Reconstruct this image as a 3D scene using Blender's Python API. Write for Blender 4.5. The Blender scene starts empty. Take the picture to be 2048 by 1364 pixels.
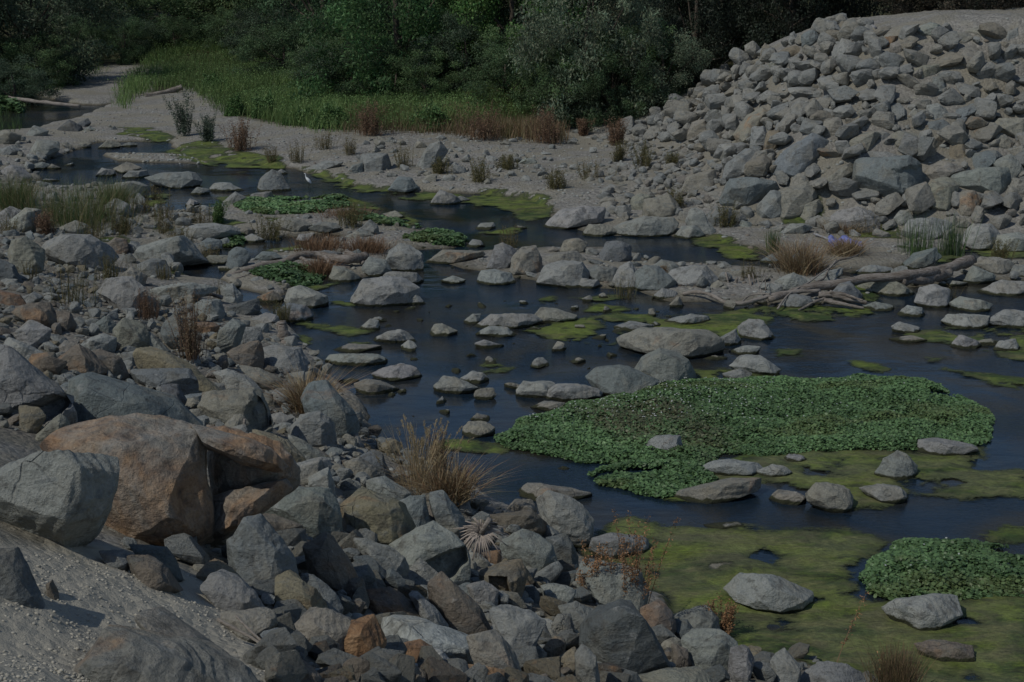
import bpy, bmesh, math, random
import numpy as np
from mathutils import Vector, Matrix

# ---------------------------------------------------------------- camera, sky, sun, exposure
scene = bpy.context.scene
C = scene.collection
F = 3000.0                       # focal length in pixels of the 2048 px wide photograph
CAMZ = 8.0
PITCH = math.atan(802.0 / F)
cd = bpy.data.cameras.new('camera'); cam = bpy.data.objects.new('camera', cd); C.objects.link(cam)
cd.sensor_width = 36.0; cd.lens = 36.0 * F / 2048.0; cd.clip_start = 0.1; cd.clip_end = 2000.0
cam.location = (0, 0, CAMZ); cam.rotation_euler = (math.pi/2 - PITCH, 0, 0)
scene.camera = cam
SUN = np.array([-0.55, -0.36, 0.76]); SUN /= np.linalg.norm(SUN)
world = bpy.data.worlds.new('World'); scene.world = world; world.use_nodes = True
wn = world.node_tree; wn.nodes.clear()
sky = wn.nodes.new('ShaderNodeTexSky'); sky.sky_type = 'NISHITA'; sky.sun_disc = False
sky.sun_elevation = math.asin(SUN[2]); sky.sun_rotation = math.atan2(SUN[0], SUN[1])
sky.air_density = 1.0; sky.dust_density = 0.3; sky.ozone_density = 1.5
bg = wn.nodes.new('ShaderNodeBackground'); bg.inputs['Strength'].default_value = 0.125
wo = wn.nodes.new('ShaderNodeOutputWorld')
wn.links.new(sky.outputs[0], bg.inputs[0]); wn.links.new(bg.outputs[0], wo.inputs[0])
sd_ = bpy.data.lights.new('sun', 'SUN'); sd_.energy = 3.7; sd_.angle = math.radians(0.5); sd_.color = (1.0, 0.965, 0.87)
so = bpy.data.objects.new('sun', sd_); C.objects.link(so)
so.rotation_euler = Vector(SUN).to_track_quat('Z', 'Y').to_euler(); so.location = (0, 0, 60)
scene.view_settings.view_transform = 'Standard'; scene.view_settings.look = 'None'
scene.view_settings.exposure = -1.0; scene.view_settings.gamma = 1.0
scene.render.engine = 'CYCLES'
scene.cycles.max_bounces = 6; scene.cycles.transparent_max_bounces = 8
scene.render.resolution_x = 1024; scene.render.resolution_y = 682

# ---------------------------------------------------------------- helpers
R_ = np.array([1.0, 0, 0]); F_ = np.array([0, math.cos(PITCH), -math.sin(PITCH)]); U_ = np.array([0, math.sin(PITCH), math.cos(PITCH)])
def ray(px, py):
    px = np.asarray(px, float); py = np.asarray(py, float)
    d = F_ + np.multiply.outer((px-1024)/F, R_) + np.multiply.outer((682-py)/F, U_)
    return d                                             # scaled so that forward component is 1
def flat(px, py, z=0.0):                                 # where the line of sight meets the level z
    d = ray(px, py); t = (z-CAMZ)/d[..., 2]
    return np.stack([d[..., 0]*t, d[..., 1]*t], -1)
def project(x, y, z):
    v = np.stack([x, y, z-CAMZ+0*x], -1); w = v @ F_
    return 1024+F*(v @ R_)/w, 682-F*(v @ U_)/w, w

def hash3(ix, iy, iz, seed):
    h = (ix*374761393 + iy*668265263 + iz*2147483647 + seed*1274126177) & 0xffffffff
    h = ((h ^ (h >> 13))*1274126177) & 0xffffffff
    h = ((h ^ (h >> 16))*2246822519) & 0xffffffff
    return ((h ^ (h >> 15)) & 0xffffff)/float(0xffffff)
def vnoise(p, seed=0):                                   # value noise in -1..1
    i = np.floor(p).astype(np.int64); f = p-i; f = f*f*(3-2*f)
    r = 0
    for a in (0, 1):
        for b in (0, 1):
            for c in (0, 1):
                w = (f[:, 0] if a else 1-f[:, 0])*(f[:, 1] if b else 1-f[:, 1])*(f[:, 2] if c else 1-f[:, 2])
                r = r + w*hash3(i[:, 0]+a, i[:, 1]+b, i[:, 2]+c, seed)
    return r*2-1
def fbm(p, seed=0, octs=4, gain=0.5):
    r = 0; a = 1.0
    for k in range(octs):
        r = r + a*vnoise(p*(2.03**k)+k*17.3, seed+k); a *= gain
    return r
def poly(s):
    v = [float(t) for t in s.split()]
    return np.array(v).reshape(-1, 2)
def inside(P, Q):
    x, y = P[:, 0], P[:, 1]; r = np.zeros(len(P), bool); n = len(Q)
    for i in range(n):
        x0, y0 = Q[i]; x1, y1 = Q[(i+1) % n]
        c = ((y0 > y) != (y1 > y))
        with np.errstate(divide='ignore', invalid='ignore'):
            r ^= c & (x < (x1-x0)*(y-y0)/(y1-y0+1e-12)+x0)
    return r
def edgedist(P, Q):
    d = np.full(len(P), 1e9); n = len(Q)
    for i in range(n):
        a = Q[i]; b = Q[(i+1) % n]; ab = b-a; L = ab @ ab+1e-12
        t = np.clip(((P-a) @ ab)/L, 0, 1)
        q = P-a-t[:, None]*ab
        d = np.minimum(d, np.sqrt((q*q).sum(1)))
    return d
def sdist(P, Q):                                         # positive inside
    return edgedist(P, Q)*np.where(inside(P, Q), 1, -1)

def mesh_np(name, V, Fc, col=None, smooth=True, uvw=None):
    V = np.asarray(V, np.float32); Fc = np.asarray(Fc, np.int32)
    me = bpy.data.meshes.new(name); n = Fc.shape[1]
    me.vertices.add(len(V)); me.vertices.foreach_set('co', V.ravel())
    me.loops.add(Fc.size); me.loops.foreach_set('vertex_index', Fc.ravel())
    me.polygons.add(len(Fc)); me.polygons.foreach_set('loop_start', np.arange(0, Fc.size, n, dtype=np.int32))
    try: me.polygons.foreach_set('loop_total', np.full(len(Fc), n, np.int32))
    except Exception: pass
    me.polygons.foreach_set('use_smooth', np.full(len(Fc), smooth))
    if col is not None:
        at = me.color_attributes.new('Col', 'FLOAT_COLOR', 'POINT')
        c4 = np.ones((len(V), 4), np.float32); c4[:, :3] = col
        at.data.foreach_set('color', c4.ravel())
    me.update(calc_edges=True)
    return me
def link(name, me, mat=None, parent=None, loc=None):
    o = bpy.data.objects.new(name, me); C.objects.link(o)
    if mat is not None and me is not None and not me.materials: me.materials.append(mat)
    if parent is not None: o.parent = parent
    if loc is not None: o.location = [float(t) for t in loc]
    return o
def tag(o, label=None, cat=None, group=None, kind=None):
    if label: o['label'] = label
    if cat: o['category'] = cat
    if group: o['group'] = group
    if kind: o['kind'] = kind
    return o
ICO = {}
def ico(k):
    if k not in ICO:
        bm = bmesh.new(); bmesh.ops.create_icosphere(bm, subdivisions=k, radius=1.0)
        V = np.array([v.co[:] for v in bm.verts]); Fc = np.array([[v.index for v in f.verts] for f in bm.faces])
        bm.free(); ICO[k] = (V/np.linalg.norm(V, axis=1)[:, None], Fc)
    return ICO[k]

# ---------------------------------------------------------------- materials
class NT:
    def __init__(s, name):
        s.m = bpy.data.materials.new(name); s.m.use_nodes = True; s.t = s.m.node_tree; s.t.nodes.clear()
        s.out = s.n('ShaderNodeOutputMaterial')
    def n(s, ty, **kw):
        nd = s.t.nodes.new(ty)
        for k, v in kw.items():
            if k in nd.inputs.keys(): nd.inputs[k].default_value = v
            else: setattr(nd, k, v)
        return nd
    def l(s, a, b): s.t.links.new(a, b)
    def noise(s, vec, scale, detail=4, rough=0.55, dist=0.0):
        nd = s.n('ShaderNodeTexNoise'); nd.inputs['Scale'].default_value = scale; nd.inputs['Detail'].default_value = detail
        nd.inputs['Roughness'].default_value = rough; nd.inputs['Distortion'].default_value = dist
        if vec is not None: s.l(vec, nd.inputs['Vector'])
        return nd.outputs['Fac']
    def rng(s, v, a, b, c=0.0, d=1.0):
        nd = s.n('ShaderNodeMapRange'); nd.inputs['From Min'].default_value = a; nd.inputs['From Max'].default_value = b
        nd.inputs['To Min'].default_value = c; nd.inputs['To Max'].default_value = d
        s.l(v, nd.inputs['Value']); return nd.outputs[0]
    def math(s, op, a, b=0.0):
        nd = s.n('ShaderNodeMath', operation=op)
        for i, v in enumerate((a, b)):
            if isinstance(v, (int, float)): nd.inputs[i].default_value = v
            else: s.l(v, nd.inputs[i])
        return nd.outputs[0]
    def mix(s, f, a, b, mode='MIX'):
        nd = s.n('ShaderNodeMix', data_type='RGBA', blend_type=mode)
        for sock, v in ((nd.inputs[0], f), (nd.inputs[6], a), (nd.inputs[7], b)):
            if isinstance(v, (int, float)): sock.default_value = v
            elif isinstance(v, tuple): sock.default_value = (*v, 1) if len(v) == 3 else v
            else: s.l(v, sock)
        return nd.outputs[2]
    def bump(s, h, strength, dist, nrm=None):
        nd = s.n('ShaderNodeBump'); nd.inputs['Strength'].default_value = strength; nd.inputs['Distance'].default_value = dist
        s.l(h, nd.inputs['Height'])
        if nrm is not None: s.l(nrm, nd.inputs['Normal'])
        return nd.outputs[0]
    def bsdf(s, col, rough=0.9, nrm=None, spec=0.2):
        b = s.n('ShaderNodeBsdfPrincipled')
        if isinstance(col, tuple): b.inputs['Base Color'].default_value = (*col, 1)
        else: s.l(col, b.inputs['Base Color'])
        if isinstance(rough, (int, float)): b.inputs['Roughness'].default_value = rough
        else: s.l(rough, b.inputs['Roughness'])
        b.inputs['Specular IOR Level'].default_value = spec
        if nrm is not None: s.l(nrm, b.inputs['Normal'])
        return b.outputs[0]

def rock_material(name, use_attr):
    t = NT(name)
    tc = t.n('ShaderNodeTexCoord'); geo = t.n('ShaderNodeNewGeometry'); oi = t.n('ShaderNodeObjectInfo')
    if use_attr:
        at = t.n('ShaderNodeVertexColor', layer_name='Col'); base = at.outputs['Color']; vec = tc.outputs['Object']
        stain = None
    else:
        base = oi.outputs['Color']
        sc = t.n('ShaderNodeVectorMath', operation='ADD'); cx = t.n('ShaderNodeCombineXYZ')
        t.l(t.math('MULTIPLY', oi.outputs['Random'], 37.0), cx.inputs[0]); t.l(t.math('MULTIPLY', oi.outputs['Random'], 91.0), cx.inputs[1])
        t.l(tc.outputs['Object'], sc.inputs[0]); t.l(cx.outputs[0], sc.inputs[1]); vec = sc.outputs[0]
        stain = oi.outputs['Alpha']
    st = t.n('ShaderNodeMapping'); st.inputs['Scale'].default_value = (1.0, 1.8, 3.2); st.inputs['Rotation'].default_value = (0.5, 0.35, 0.2)
    t.l(vec, st.inputs[0])
    big = t.noise(vec, 1.6, 5, 0.6); mid = t.noise(vec, 6.0, 6, 0.65); fine = t.noise(vec, 38.0, 5, 0.7); lay = t.noise(st.outputs[0], 2.6, 6, 0.62, 0.8)
    c = t.mix(t.rng(big, 0.52, 0.66, 0.0, 0.45), base, (0.25, 0.225, 0.17))             # dusty tan patches
    c = t.mix(t.rng(lay, 0.54, 0.62, 0.0, 0.42), c, (0.125, 0.145, 0.155))              # darker bluish seams
    c = t.mix(t.rng(mid, 0.60, 0.74, 0.0, 0.5), c, (0.43, 0.43, 0.41))                  # pale weathered spots
    if stain is not None:                                                               # rust: as much as the rock's own share
        rn = t.noise(vec, 1.25, 7, 0.62, 0.6)
        thr = t.math('SUBTRACT', 0.70, t.math('MULTIPLY', stain, 0.30))
        rf = t.math('MULTIPLY', t.math('SUBTRACT', rn, thr), 6.0)
        nd = t.n('ShaderNodeClamp'); t.l(rf, nd.inputs[0])
        rc = t.mix(t.rng(mid, 0.35, 0.62), (0.20, 0.095, 0.042), (0.40, 0.245, 0.13))
        c = t.mix(t.math('MULTIPLY', nd.outputs[0], 0.8), c, rc)
    c = t.mix(t.rng(mid, 0.34, 0.46, 0.6, 0.0), c, (0.085, 0.08, 0.07))
    c = t.mix(t.rng(t.noise(vec, 3.1, 6, 0.7), 0.57, 0.66, 0.0, 0.4), c, (0.12, 0.13, 0.12))
    c = t.mix(0.7, c, t.mix(t.rng(fine, 0.3, 0.7), (0.62, 0.62, 0.62), (1.3, 1.3, 1.3)), 'MULTIPLY')
    vo = t.n('ShaderNodeTexVoronoi', feature='DISTANCE_TO_EDGE'); vo.inputs['Scale'].default_value = 2.3
    wv = t.mix(0.12, vec, t.n('ShaderNodeTexNoise', Scale=4.0).outputs['Color']); t.l(wv, vo.inputs['Vector'])
    crack = t.rng(vo.outputs['Distance'], 0.0, 0.022)
    gate = t.rng(t.noise(vec, 0.9, 2), 0.54, 0.66, 0.0, 0.6)
    crack2 = t.math('SUBTRACT', 1.0, t.math('MULTIPLY', t.math('SUBTRACT', 1.0, crack), gate))
    c = t.mix(crack2, t.mix(0.6, c, (0.05, 0.05, 0.05)), c)
    # waterline: algae-darkened foot where the stone stands in the stream
    sp = t.n('ShaderNodeSeparateXYZ'); t.l(geo.outputs['Position'], sp.inputs[0])
    wl = t.math('ADD', sp.outputs['Z'], t.math('MULTIPLY', t.math('SUBTRACT', t.noise(geo.outputs['Position'], 7.0, 3), 0.5), 0.10))
    c = t.mix(t.rng(wl, 0.055, 0.075, 1.0, 0.0), c, (0.040, 0.042, 0.022))
    c = t.mix(t.rng(wl, 0.012, 0.03, 0.8, 0.0), c, (0.022, 0.024, 0.018))
    h = t.math('ADD', t.math('MULTIPLY', mid, 0.6), t.math('ADD', t.math('MULTIPLY', fine, 0.26), t.math('MULTIPLY', lay, 0.42)))
    h = t.math('ADD', h, t.math('MULTIPLY', crack2, 0.25))
    n1 = t.bump(h, 1.0, 0.09)
    t.l(t.bsdf(c, 0.88, n1, 0.25), t.out.inputs[0])
    return t.m
M_ROCK = rock_material('weathered_rock', False)
M_RUB = rock_material('rubble_rock', True)

def ground_material():
    t = NT('sandy_ground')
    geo = t.n('ShaderNodeNewGeometry'); P = geo.outputs['Position']
    sp = t.n('ShaderNodeSeparateXYZ'); t.l(P, sp.inputs[0])
    big = t.noise(P, 0.35, 4); mid = t.noise(P, 2.2, 5, 0.6); fine = t.noise(P, 22.0, 6, 0.7); vfine = t.noise(P, 90.0, 3, 0.7)
    c = t.mix(t.rng(big, 0.38, 0.62), (0.290, 0.268, 0.218), (0.235, 0.220, 0.182))
    c = t.mix(t.rng(mid, 0.5, 0.7, 0.0, 0.6), c, (0.31, 0.30, 0.255))
    vo = t.n('ShaderNodeTexVoronoi', feature='F1'); vo.inputs['Scale'].default_value = 11.0; t.l(P, vo.inputs['Vector'])
    peb = t.mix(0.6, (0.23, 0.225, 0.215), vo.outputs['Color'], 'SOFT_LIGHT')
    bw = t.n('ShaderNodeRGBToBW'); t.l(vo.outputs['Color'], bw.inputs[0])
    pebc = t.mix(bw.outputs[0], (0.13, 0.13, 0.13), (0.40, 0.385, 0.36))
    pg = t.rng(t.noise(P, 0.6, 4), 0.44, 0.54)
    c = t.mix(t.math('MULTIPLY', pg, 0.65), c, pebc)
    c = t.mix(0.75, c, t.mix(t.rng(fine, 0.3, 0.7), (0.6, 0.6, 0.6), (1.25, 1.25, 1.25)), 'MULTIPLY')
    c = t.mix(t.rng(vfine, 0.35, 0.45, 0.4, 0.0), c, (0.08, 0.075, 0.065))
    # damp margin and stream bed
    wl = t.math('ADD', sp.outputs['Z'], t.math('MULTIPLY', t.math('SUBTRACT', mid, 0.5), 0.08))
    c = t.mix(t.rng(wl, 0.02, 0.09, 0.85, 0.0), c, (0.085, 0.075, 0.052))
    bed = t.mix(t.rng(mid, 0.4, 0.6), (0.05, 0.045, 0.032), (0.12, 0.10, 0.072))
    c = t.mix(t.rng(wl, -0.03, 0.0, 1.0, 0.0), c, bed)
    # leaf litter under the trees far back
    at = t.n('ShaderNodeVertexColor', layer_name='Col'); sc_ = t.n('ShaderNodeSeparateColor'); t.l(at.outputs['Color'], sc_.inputs[0])
    c = t.mix(sc_.outputs[2], c, (0.40, 0.375, 0.315))
    c = t.mix(t.math('MULTIPLY', sc_.outputs[1], 0.4), c, (0.12, 0.105, 0.085))  # rubble soil on slope and bank, with shade of the rock gaps painted in
    c = t.mix(sc_.outputs[0], c, t.mix(t.rng(mid, 0.4, 0.6), (0.035, 0.045, 0.02), (0.075, 0.065, 0.035)))
    h = t.math('ADD', t.math('MULTIPLY', fine, 0.5), t.math('ADD', mid, t.math('MULTIPLY', vo.outputs['Distance'], -0.6)))
    t.l(t.bsdf(c, 0.95, t.bump(h, 1.0, 0.06), 0.15), t.out.inputs[0])
    return t.m
M_GROUND = ground_material()

def water_material():
    t = NT('creek_water')
    geo = t.n('ShaderNodeNewGeometry'); P = geo.outputs['Position']
    mp = t.n('ShaderNodeMapping'); mp.inputs['Scale'].default_value = (1.0, 1.9, 1.0); t.l(P, mp.inputs[0]); v = mp.outputs[0]
    n1 = t.noise(v, 1.4, 3, 0.5); n2 = t.noise(v, 7.5, 4, 0.6, 0.4); n3 = t.noise(v, 26.0, 3, 0.6)
    gate = t.rng(t.noise(P, 0.22, 2), 0.45, 0.62, 0.12, 1.0)            # riffles here, glassy there
    h = t.math('ADD', t.math('MULTIPLY', n1, 0.8), t.math('MULTIPLY', gate, t.math('ADD', n2, t.math('MULTIPLY', n3, 0.35))))
    nrm = t.bump(h, 0.6, 0.030)
    fr = t.n('ShaderNodeFresnel'); fr.inputs['IOR'].default_value = 1.6; t.l(nrm, fr.inputs['Normal'])
    gl = t.n('ShaderNodeBsdfGlossy'); gl.inputs['Roughness'].default_value = 0.035; t.l(nrm, gl.inputs['Normal'])
    tr = t.n('ShaderNodeBsdfTransparent')
    murk = t.rng(t.noise(P, 0.5, 3), 0.35, 0.65)
    t.l(t.mix(murk, (0.20, 0.25, 0.27), (0.48, 0.48, 0.42)), tr.inputs[0])
    df = t.n('ShaderNodeBsdfDiffuse'); t.l(t.mix(t.rng(t.noise(P, 0.42, 4, 0.55, 1.2), 0.46, 0.62), (0.03, 0.060, 0.10), (0.085, 0.08, 0.062)), df.inputs[0]); m0 = t.n('ShaderNodeMixShader'); m0.inputs[0].default_value = 0.35
    t.l(tr.outputs[0], m0.inputs[1]); t.l(df.outputs[0], m0.inputs[2])
    mx = t.n('ShaderNodeMixShader'); t.l(fr.outputs[0], mx.inputs[0]); t.l(m0.outputs[0], mx.inputs[1]); t.l(gl.outputs[0], mx.inputs[2])
    t.l(mx.outputs[0], t.out.inputs[0])
    return t.m
M_WATER = water_material()

def leafy(name, base=None, objcol=False, rough=0.6, transl=0.35, var=(0.6, 1.45)):
    t = NT(name)
    at = t.n('ShaderNodeVertexColor', layer_name='Col'); c = at.outputs['Color']
    if objcol:
        oi = t.n('ShaderNodeObjectInfo'); c = t.mix(1.0, c, oi.outputs['Color'], 'MULTIPLY')
    b = t.bsdf(c, rough, None, 0.35)
    tl = t.n('ShaderNodeBsdfTranslucent'); t.l(c, tl.inputs[0])
    mx = t.n('ShaderNodeMixShader'); mx.inputs[0].default_value = transl
    t.l(b, mx.inputs[1]); t.l(tl.outputs[0], mx.inputs[2]); t.l(mx.outputs[0], t.out.inputs[0])
    return t.m
M_LEAF = leafy('foliage', objcol=True)
M_CRESS = leafy('cress_leaf', rough=0.45, transl=0.25)
M_DRY = leafy('dry_plant', rough=0.85, transl=0.15)
M_GRASS = leafy('green_blades', rough=0.6, transl=0.3)

def wood_material(name, a, b, scale=3.0):
    t = NT(name); tc = t.n('ShaderNodeTexCoord'); P = tc.outputs['Object']
    mp = t.n('ShaderNodeMapping'); mp.inputs['Scale'].default_value = (1.2, 9.0, 9.0); t.l(P, mp.inputs[0])
    n = t.noise(mp.outputs[0], scale, 6, 0.65, 0.5); n2 = t.noise(P, 2.5, 5)
    c = t.mix(t.rng(n, 0.35, 0.65), a, b); c = t.mix(t.rng(n2, 0.45, 0.7, 0, 0.5), c, (0.10, 0.08, 0.06))
    t.l(t.bsdf(c, 0.9, t.bump(n, 1.0, 0.03), 0.1), t.out.inputs[0]); return t.m
M_LOG = wood_material('bleached_driftwood', (0.13, 0.105, 0.085), (0.34, 0.31, 0.28))
M_BARK = wood_material('bark', (0.05, 0.04, 0.032), (0.13, 0.11, 0.09))
M_TWIG = wood_material('grey_twig', (0.22, 0.19, 0.16), (0.36, 0.33, 0.30))

def algae_material():
    t = NT('algae_mat'); geo = t.n('ShaderNodeNewGeometry'); mp = t.n('ShaderNodeMapping'); mp.inputs['Scale'].default_value = (.75, 1.5, 1.0); mp.inputs['Rotation'].default_value = (0, 0, .15); t.l(geo.outputs['Position'], mp.inputs[0]); P = mp.outputs[0]
    a = t.noise(P, 0.55, 5, 0.6, 0.5); b = t.noise(P, 2.6, 6, 0.65, 0.6); f = t.noise(P, 17.0, 5, 0.7)
    c = t.mix(t.rng(a, 0.42, 0.56), (0.13, 0.165, 0.025), (0.05, 0.085, 0.02))
    c = t.mix(t.rng(b, 0.50, 0.64), c, (0.16, 0.165, 0.055))
    g_ = t.noise(P, 0.9, 6, 0.62, 1.0); c = t.mix(t.rng(g_, 0.56, 0.64, 0.0, 0.7), c, (0.09, 0.085, 0.045)); c = t.mix(t.rng(g_, 0.42, 0.50, 0.8, 0.0), c, (0.15, 0.20, 0.035))
    c = t.mix(t.rng(b, 0.38, 0.46, 0.85, 0.0), c, (0.03, 0.038, 0.014))
    at = t.n('ShaderNodeVertexColor', layer_name='Col')               # share of sand lying in the mat
    sc_ = t.n('ShaderNodeSeparateColor'); t.l(at.outputs['Color'], sc_.inputs[0])
    s = t.math('MULTIPLY', sc_.outputs[0], t.rng(t.noise(P, 1.3, 5, 0.6, 0.4), 0.36, 0.56))
    c = t.mix(s, c, (0.17, 0.165, 0.095))
    c = t.mix(0.8, c, t.mix(t.rng(f, 0.32, 0.68), (0.45, 0.45, 0.45), (1.4, 1.4, 1.35)), 'MULTIPLY')
    h = t.math('ADD', b, t.math('MULTIPLY', f, 0.5))
    c = t.mix(t.rng(sc_.outputs[1], .55, .95, 0.7, 0.0), c, (0.04, 0.05, 0.025))
    e = t.math('ADD', sc_.outputs[1], t.math('ADD', t.math('MULTIPLY', t.math('SUBTRACT', b, .5), 0.9), t.math('MULTIPLY', t.math('SUBTRACT', f, .5), 0.7)))
    mx = t.n('ShaderNodeMixShader'); tr = t.n('ShaderNodeBsdfTransparent')
    t.l(t.rng(e, .40, .64), mx.inputs[0]); t.l(tr.outputs[0], mx.inputs[1]); t.l(t.bsdf(c, 0.7, t.bump(h, 1.0, 0.05), 0.3), mx.inputs[2])
    t.l(mx.outputs[0], t.out.inputs[0]); return t.m
M_ALGAE = algae_material()
def plain(name, col, rough=0.7, var=0.25, scale=14.0, spec=0.2):
    t = NT(name); tc = t.n('ShaderNodeTexCoord'); n = t.noise(tc.outputs['Object'], scale, 4)
    a = tuple(v*(1-var) for v in col); b = tuple(v*(1+var) for v in col)
    t.l(t.bsdf(t.mix(t.rng(n, 0.3, 0.7), a, b), rough, t.bump(n, 0.4, 0.01), spec), t.out.inputs[0]); return t.m

# ---------------------------------------------------------------- the lie of the land
# image point, level there: the eye meets the land of that height at that point
CTRL = """1350 1250 .1;1450 1300 .12;1300 1180 .05;1250 1300 .45;1550 1340 .12;0 480 .5;0 560 1.1;0 700 2.0;0 850 2.8;0 1000 3.4;0 1364 4.3;-300 700 3.2;-300 1000 4.6;-300 1364 5.2
200 600 .8;200 700 1.4;300 850 1.9;350 1100 2.9;200 1200 3.7;500 1364 3.4;400 700 .85;550 900 1.35;700 900 .45;650 800 .25
750 1100 1.5;600 1200 2.5;900 1364 1.9;950 1150 1.0;1100 1200 .75;1200 1364 .95;1500 1364 .2;1050 1050 .2;850 1000 .55
300 560 .25;480 640 .2;560 720 .2;100 440 .3;200 470 .15;700 1364 2.8;480 1000 2.2;350 640 .5;100 620 1.3
1800 350 1.45;1800 250 2.68;1800 150 3.98;1800 70 5.1;1800 455 .25;2048 470 .25;2048 350 1.5;2048 250 2.7;2048 150 4.0;2048 75 5.1
1650 440 .25;1650 350 1.4;1650 250 2.6;1650 150 3.8;1700 60 5.0;1500 440 .2;1500 300 1.5;1500 200 2.7;1500 118 3.7
1400 430 .2;1400 300 .85;1400 200 1.9;1300 400 .2;1300 280 .5;1250 260 .6;1350 222 1.4;1600 82 4.6;1600 150 3.7;1450 160 2.6
1000 400 .05;1000 300 .3;1100 380 .2;1000 260 .4;800 300 .3;700 260 .3;600 280 .2;480 250 .15;400 200 .2;300 170 .15;700 200 .7;550 150 .6
900 200 1.0;1050 200 1.2;200 150 .1;100 150 .1;0 150 .3;300 120 .5;500 90 1.2;0 100 1;100 230 .1;300 240 .1;800 360 .12;1200 330 .3
1500 600 0;1500 700 0;1800 700 0;1800 900 0;1500 900 0;1300 800 0;1100 800 0;900 800 0;900 600 0;1100 600 0;700 600 0;1300 1050 0;1600 1050 0
1900 1100 0;1500 1200 0;1800 1300 0;2048 1364 0;2048 1100 0;2048 900 0;2048 600 0;700 420 0;400 340 0;500 480 0;1300 480 0;1200 1000 0;800 850 0"""
cx_, cz_ = [], []
for tok in CTRL.replace('\n', ';').split(';'):
    a, b, z = [float(t) for t in tok.split()]
    cx_.append(flat(a, b, z)); cz_.append(z)
for x, y, z in ((14, 53, 5.25), (20, 56, 5.3), (30, 58, 5.3), (12, 60, 4.6), (8, 64, 1.9), (10, 57, 4.2), (5.5, 68, 1.0), (45, 60, 5.4), (30, 75, 5.8), (60, 60, 5.5), (40, 42, 4.0), (30, 41, .8),
                (25, 49, 5.25), (16.5, 51.5, 5.2), (0, 110, 2), (60, 110, 6), (-60, 110, 3), (-60, 60, 3), (-35, 60, 1), (-30, 40, 1.2), (0, 180, 4), (100, 180, 8), (-100, 180, 6), (0, 280, 8), (-140, 280, 12), (140, 280, 12),
                (-12, 6, 4.5), (0, 5, 3.6), (8, 8, 1.2), (14, 6, 0), (30, 20, 0), (22, 12, 0), (-20, 20, 4), (-40, 20, 5), (40, 30, .5)):
    cx_.append(np.array([x, y], float)); cz_.append(z)
CX = np.array(cx_); CZ = np.array(cz_)
A = np.sqrt(((CX[:, None]-CX[None])**2).sum(-1)+0.3)
A1 = np.block([[A, np.ones((len(CX), 1))], [np.ones((1, len(CX))), np.zeros((1, 1))]])
W_ = np.linalg.solve(A1+np.diag([-0.05]*len(CX)+[0]), np.append(CZ, 0))
def rbf(P):
    out = np.empty(len(P))
    for s in range(0, len(P), 20000):
        q = P[s:s+20000]; out[s:s+20000] = np.sqrt(((q[:, None]-CX[None])**2).sum(-1)+0.3) @ W_[:-1] + W_[-1]
    return np.maximum(out, 0)
CREEK = [flat(*poly(s).T) for s in (
    "60 345 95 320 200 285 330 283 375 312 540 332 600 338 700 370 800 383 950 386 1060 398 1105 430 1100 447 1200 472 1400 474 1530 503 1560 520 1700 545 1800 540 1850 510 1950 500 2300 500 2700 900 3000 1500 1800 1440 1700 1345 1600 1318 1530 1320 1450 1285 1370 1250 1300 1200 1235 1150 1165 1125 1165 1050 1000 1010 950 985 900 955 790 925 735 890 715 800 640 752 615 690 560 650 480 600 450 565 360 560 345 530 420 502 480 455 440 420 350 425 290 420 280 370 200 375 90 380",
    "-400 185 60 183 120 205 200 212 240 205 160 235 60 262 -60 275 -400 280")]
ISLES = [flat(*poly(s).T) for s in (
    "215 310 290 308 360 310 425 330 330 327 240 322",
    "400 425 480 395 600 400 700 398 745 425 800 450 880 470 935 485 900 500 830 500 760 545 700 560 620 553 560 590 500 582 430 560 460 535 520 520 560 500 690 470 640 470 560 476 480 490 430 480",
    "830 520 980 500 1100 492 1260 498 1300 525 1500 533 1620 545 1780 560 1740 600 1550 614 1350 602 1260 577 1150 575 1050 560 960 545",
    "1780 560 1960 520 2080 520 2080 560 1900 570 1800 575",
    "1330 1140 1400 1112 1500 1118 1570 1140 1500 1165 1400 1160")]
def creek_sd(P):
    s = np.full(len(P), -1e9)
    for q in CREEK: s = np.maximum(s, sdist(P, q))
    for q in ISLES: s = np.minimum(s, -sdist(P, q))
    return s
def height_raw(P):
    s = creek_sd(P)
    P3 = np.column_stack([P, np.zeros(len(P))])
    s = s+0.22*fbm(P3*1.1, 5, 3)*np.clip(1-np.abs(s)/3, 0, 1)
    b = rbf(P)
    rough = np.clip(b*0.6+0.15, 0, 1)
    land = b+0.02+0.10*(1-np.exp(-np.maximum(-s, 0)/0.6))+rough*(0.09*fbm(P3*0.7, 1, 3)+0.035*fbm(P3*4.0, 2, 3))
    wet = -0.03-np.minimum(0.32, 0.30*np.maximum(s, 0))+0.02*fbm(P3*2.5, 3, 3)
    k = np.clip(s/0.15+0.5, 0, 1)
    return land*(1-k)+wet*k
GX0, GX1, GY0, GY1, GS = -32.0, 32.0, 2.0, 118.0, 0.125
def gridh(x0, x1, y0, y1, s, f):
    xs = np.arange(x0, x1+s/2, s); ys = np.arange(y0, y1+s/2, s)
    X, Y = np.meshgrid(xs, ys); H = f(np.column_stack([X.ravel(), Y.ravel()])).reshape(X.shape)
    return (x0, y0, s, H)
G_FINE = gridh(GX0, GX1, GY0, GY1, GS, height_raw)
G_FAR = gridh(-200, 200, -10, 330, 2.0, height_raw)
def lookup(G, x, y):
    x0, y0, s, H = G; u = np.clip((x-x0)/s, 0, H.shape[1]-1.001); v = np.clip((y-y0)/s, 0, H.shape[0]-1.001)
    i = u.astype(int); j = v.astype(int); a = u-i; b = v-j
    return (H[j, i]*(1-a)+H[j, i+1]*a)*(1-b)+(H[j+1, i]*(1-a)+H[j+1, i+1]*a)*b
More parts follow.
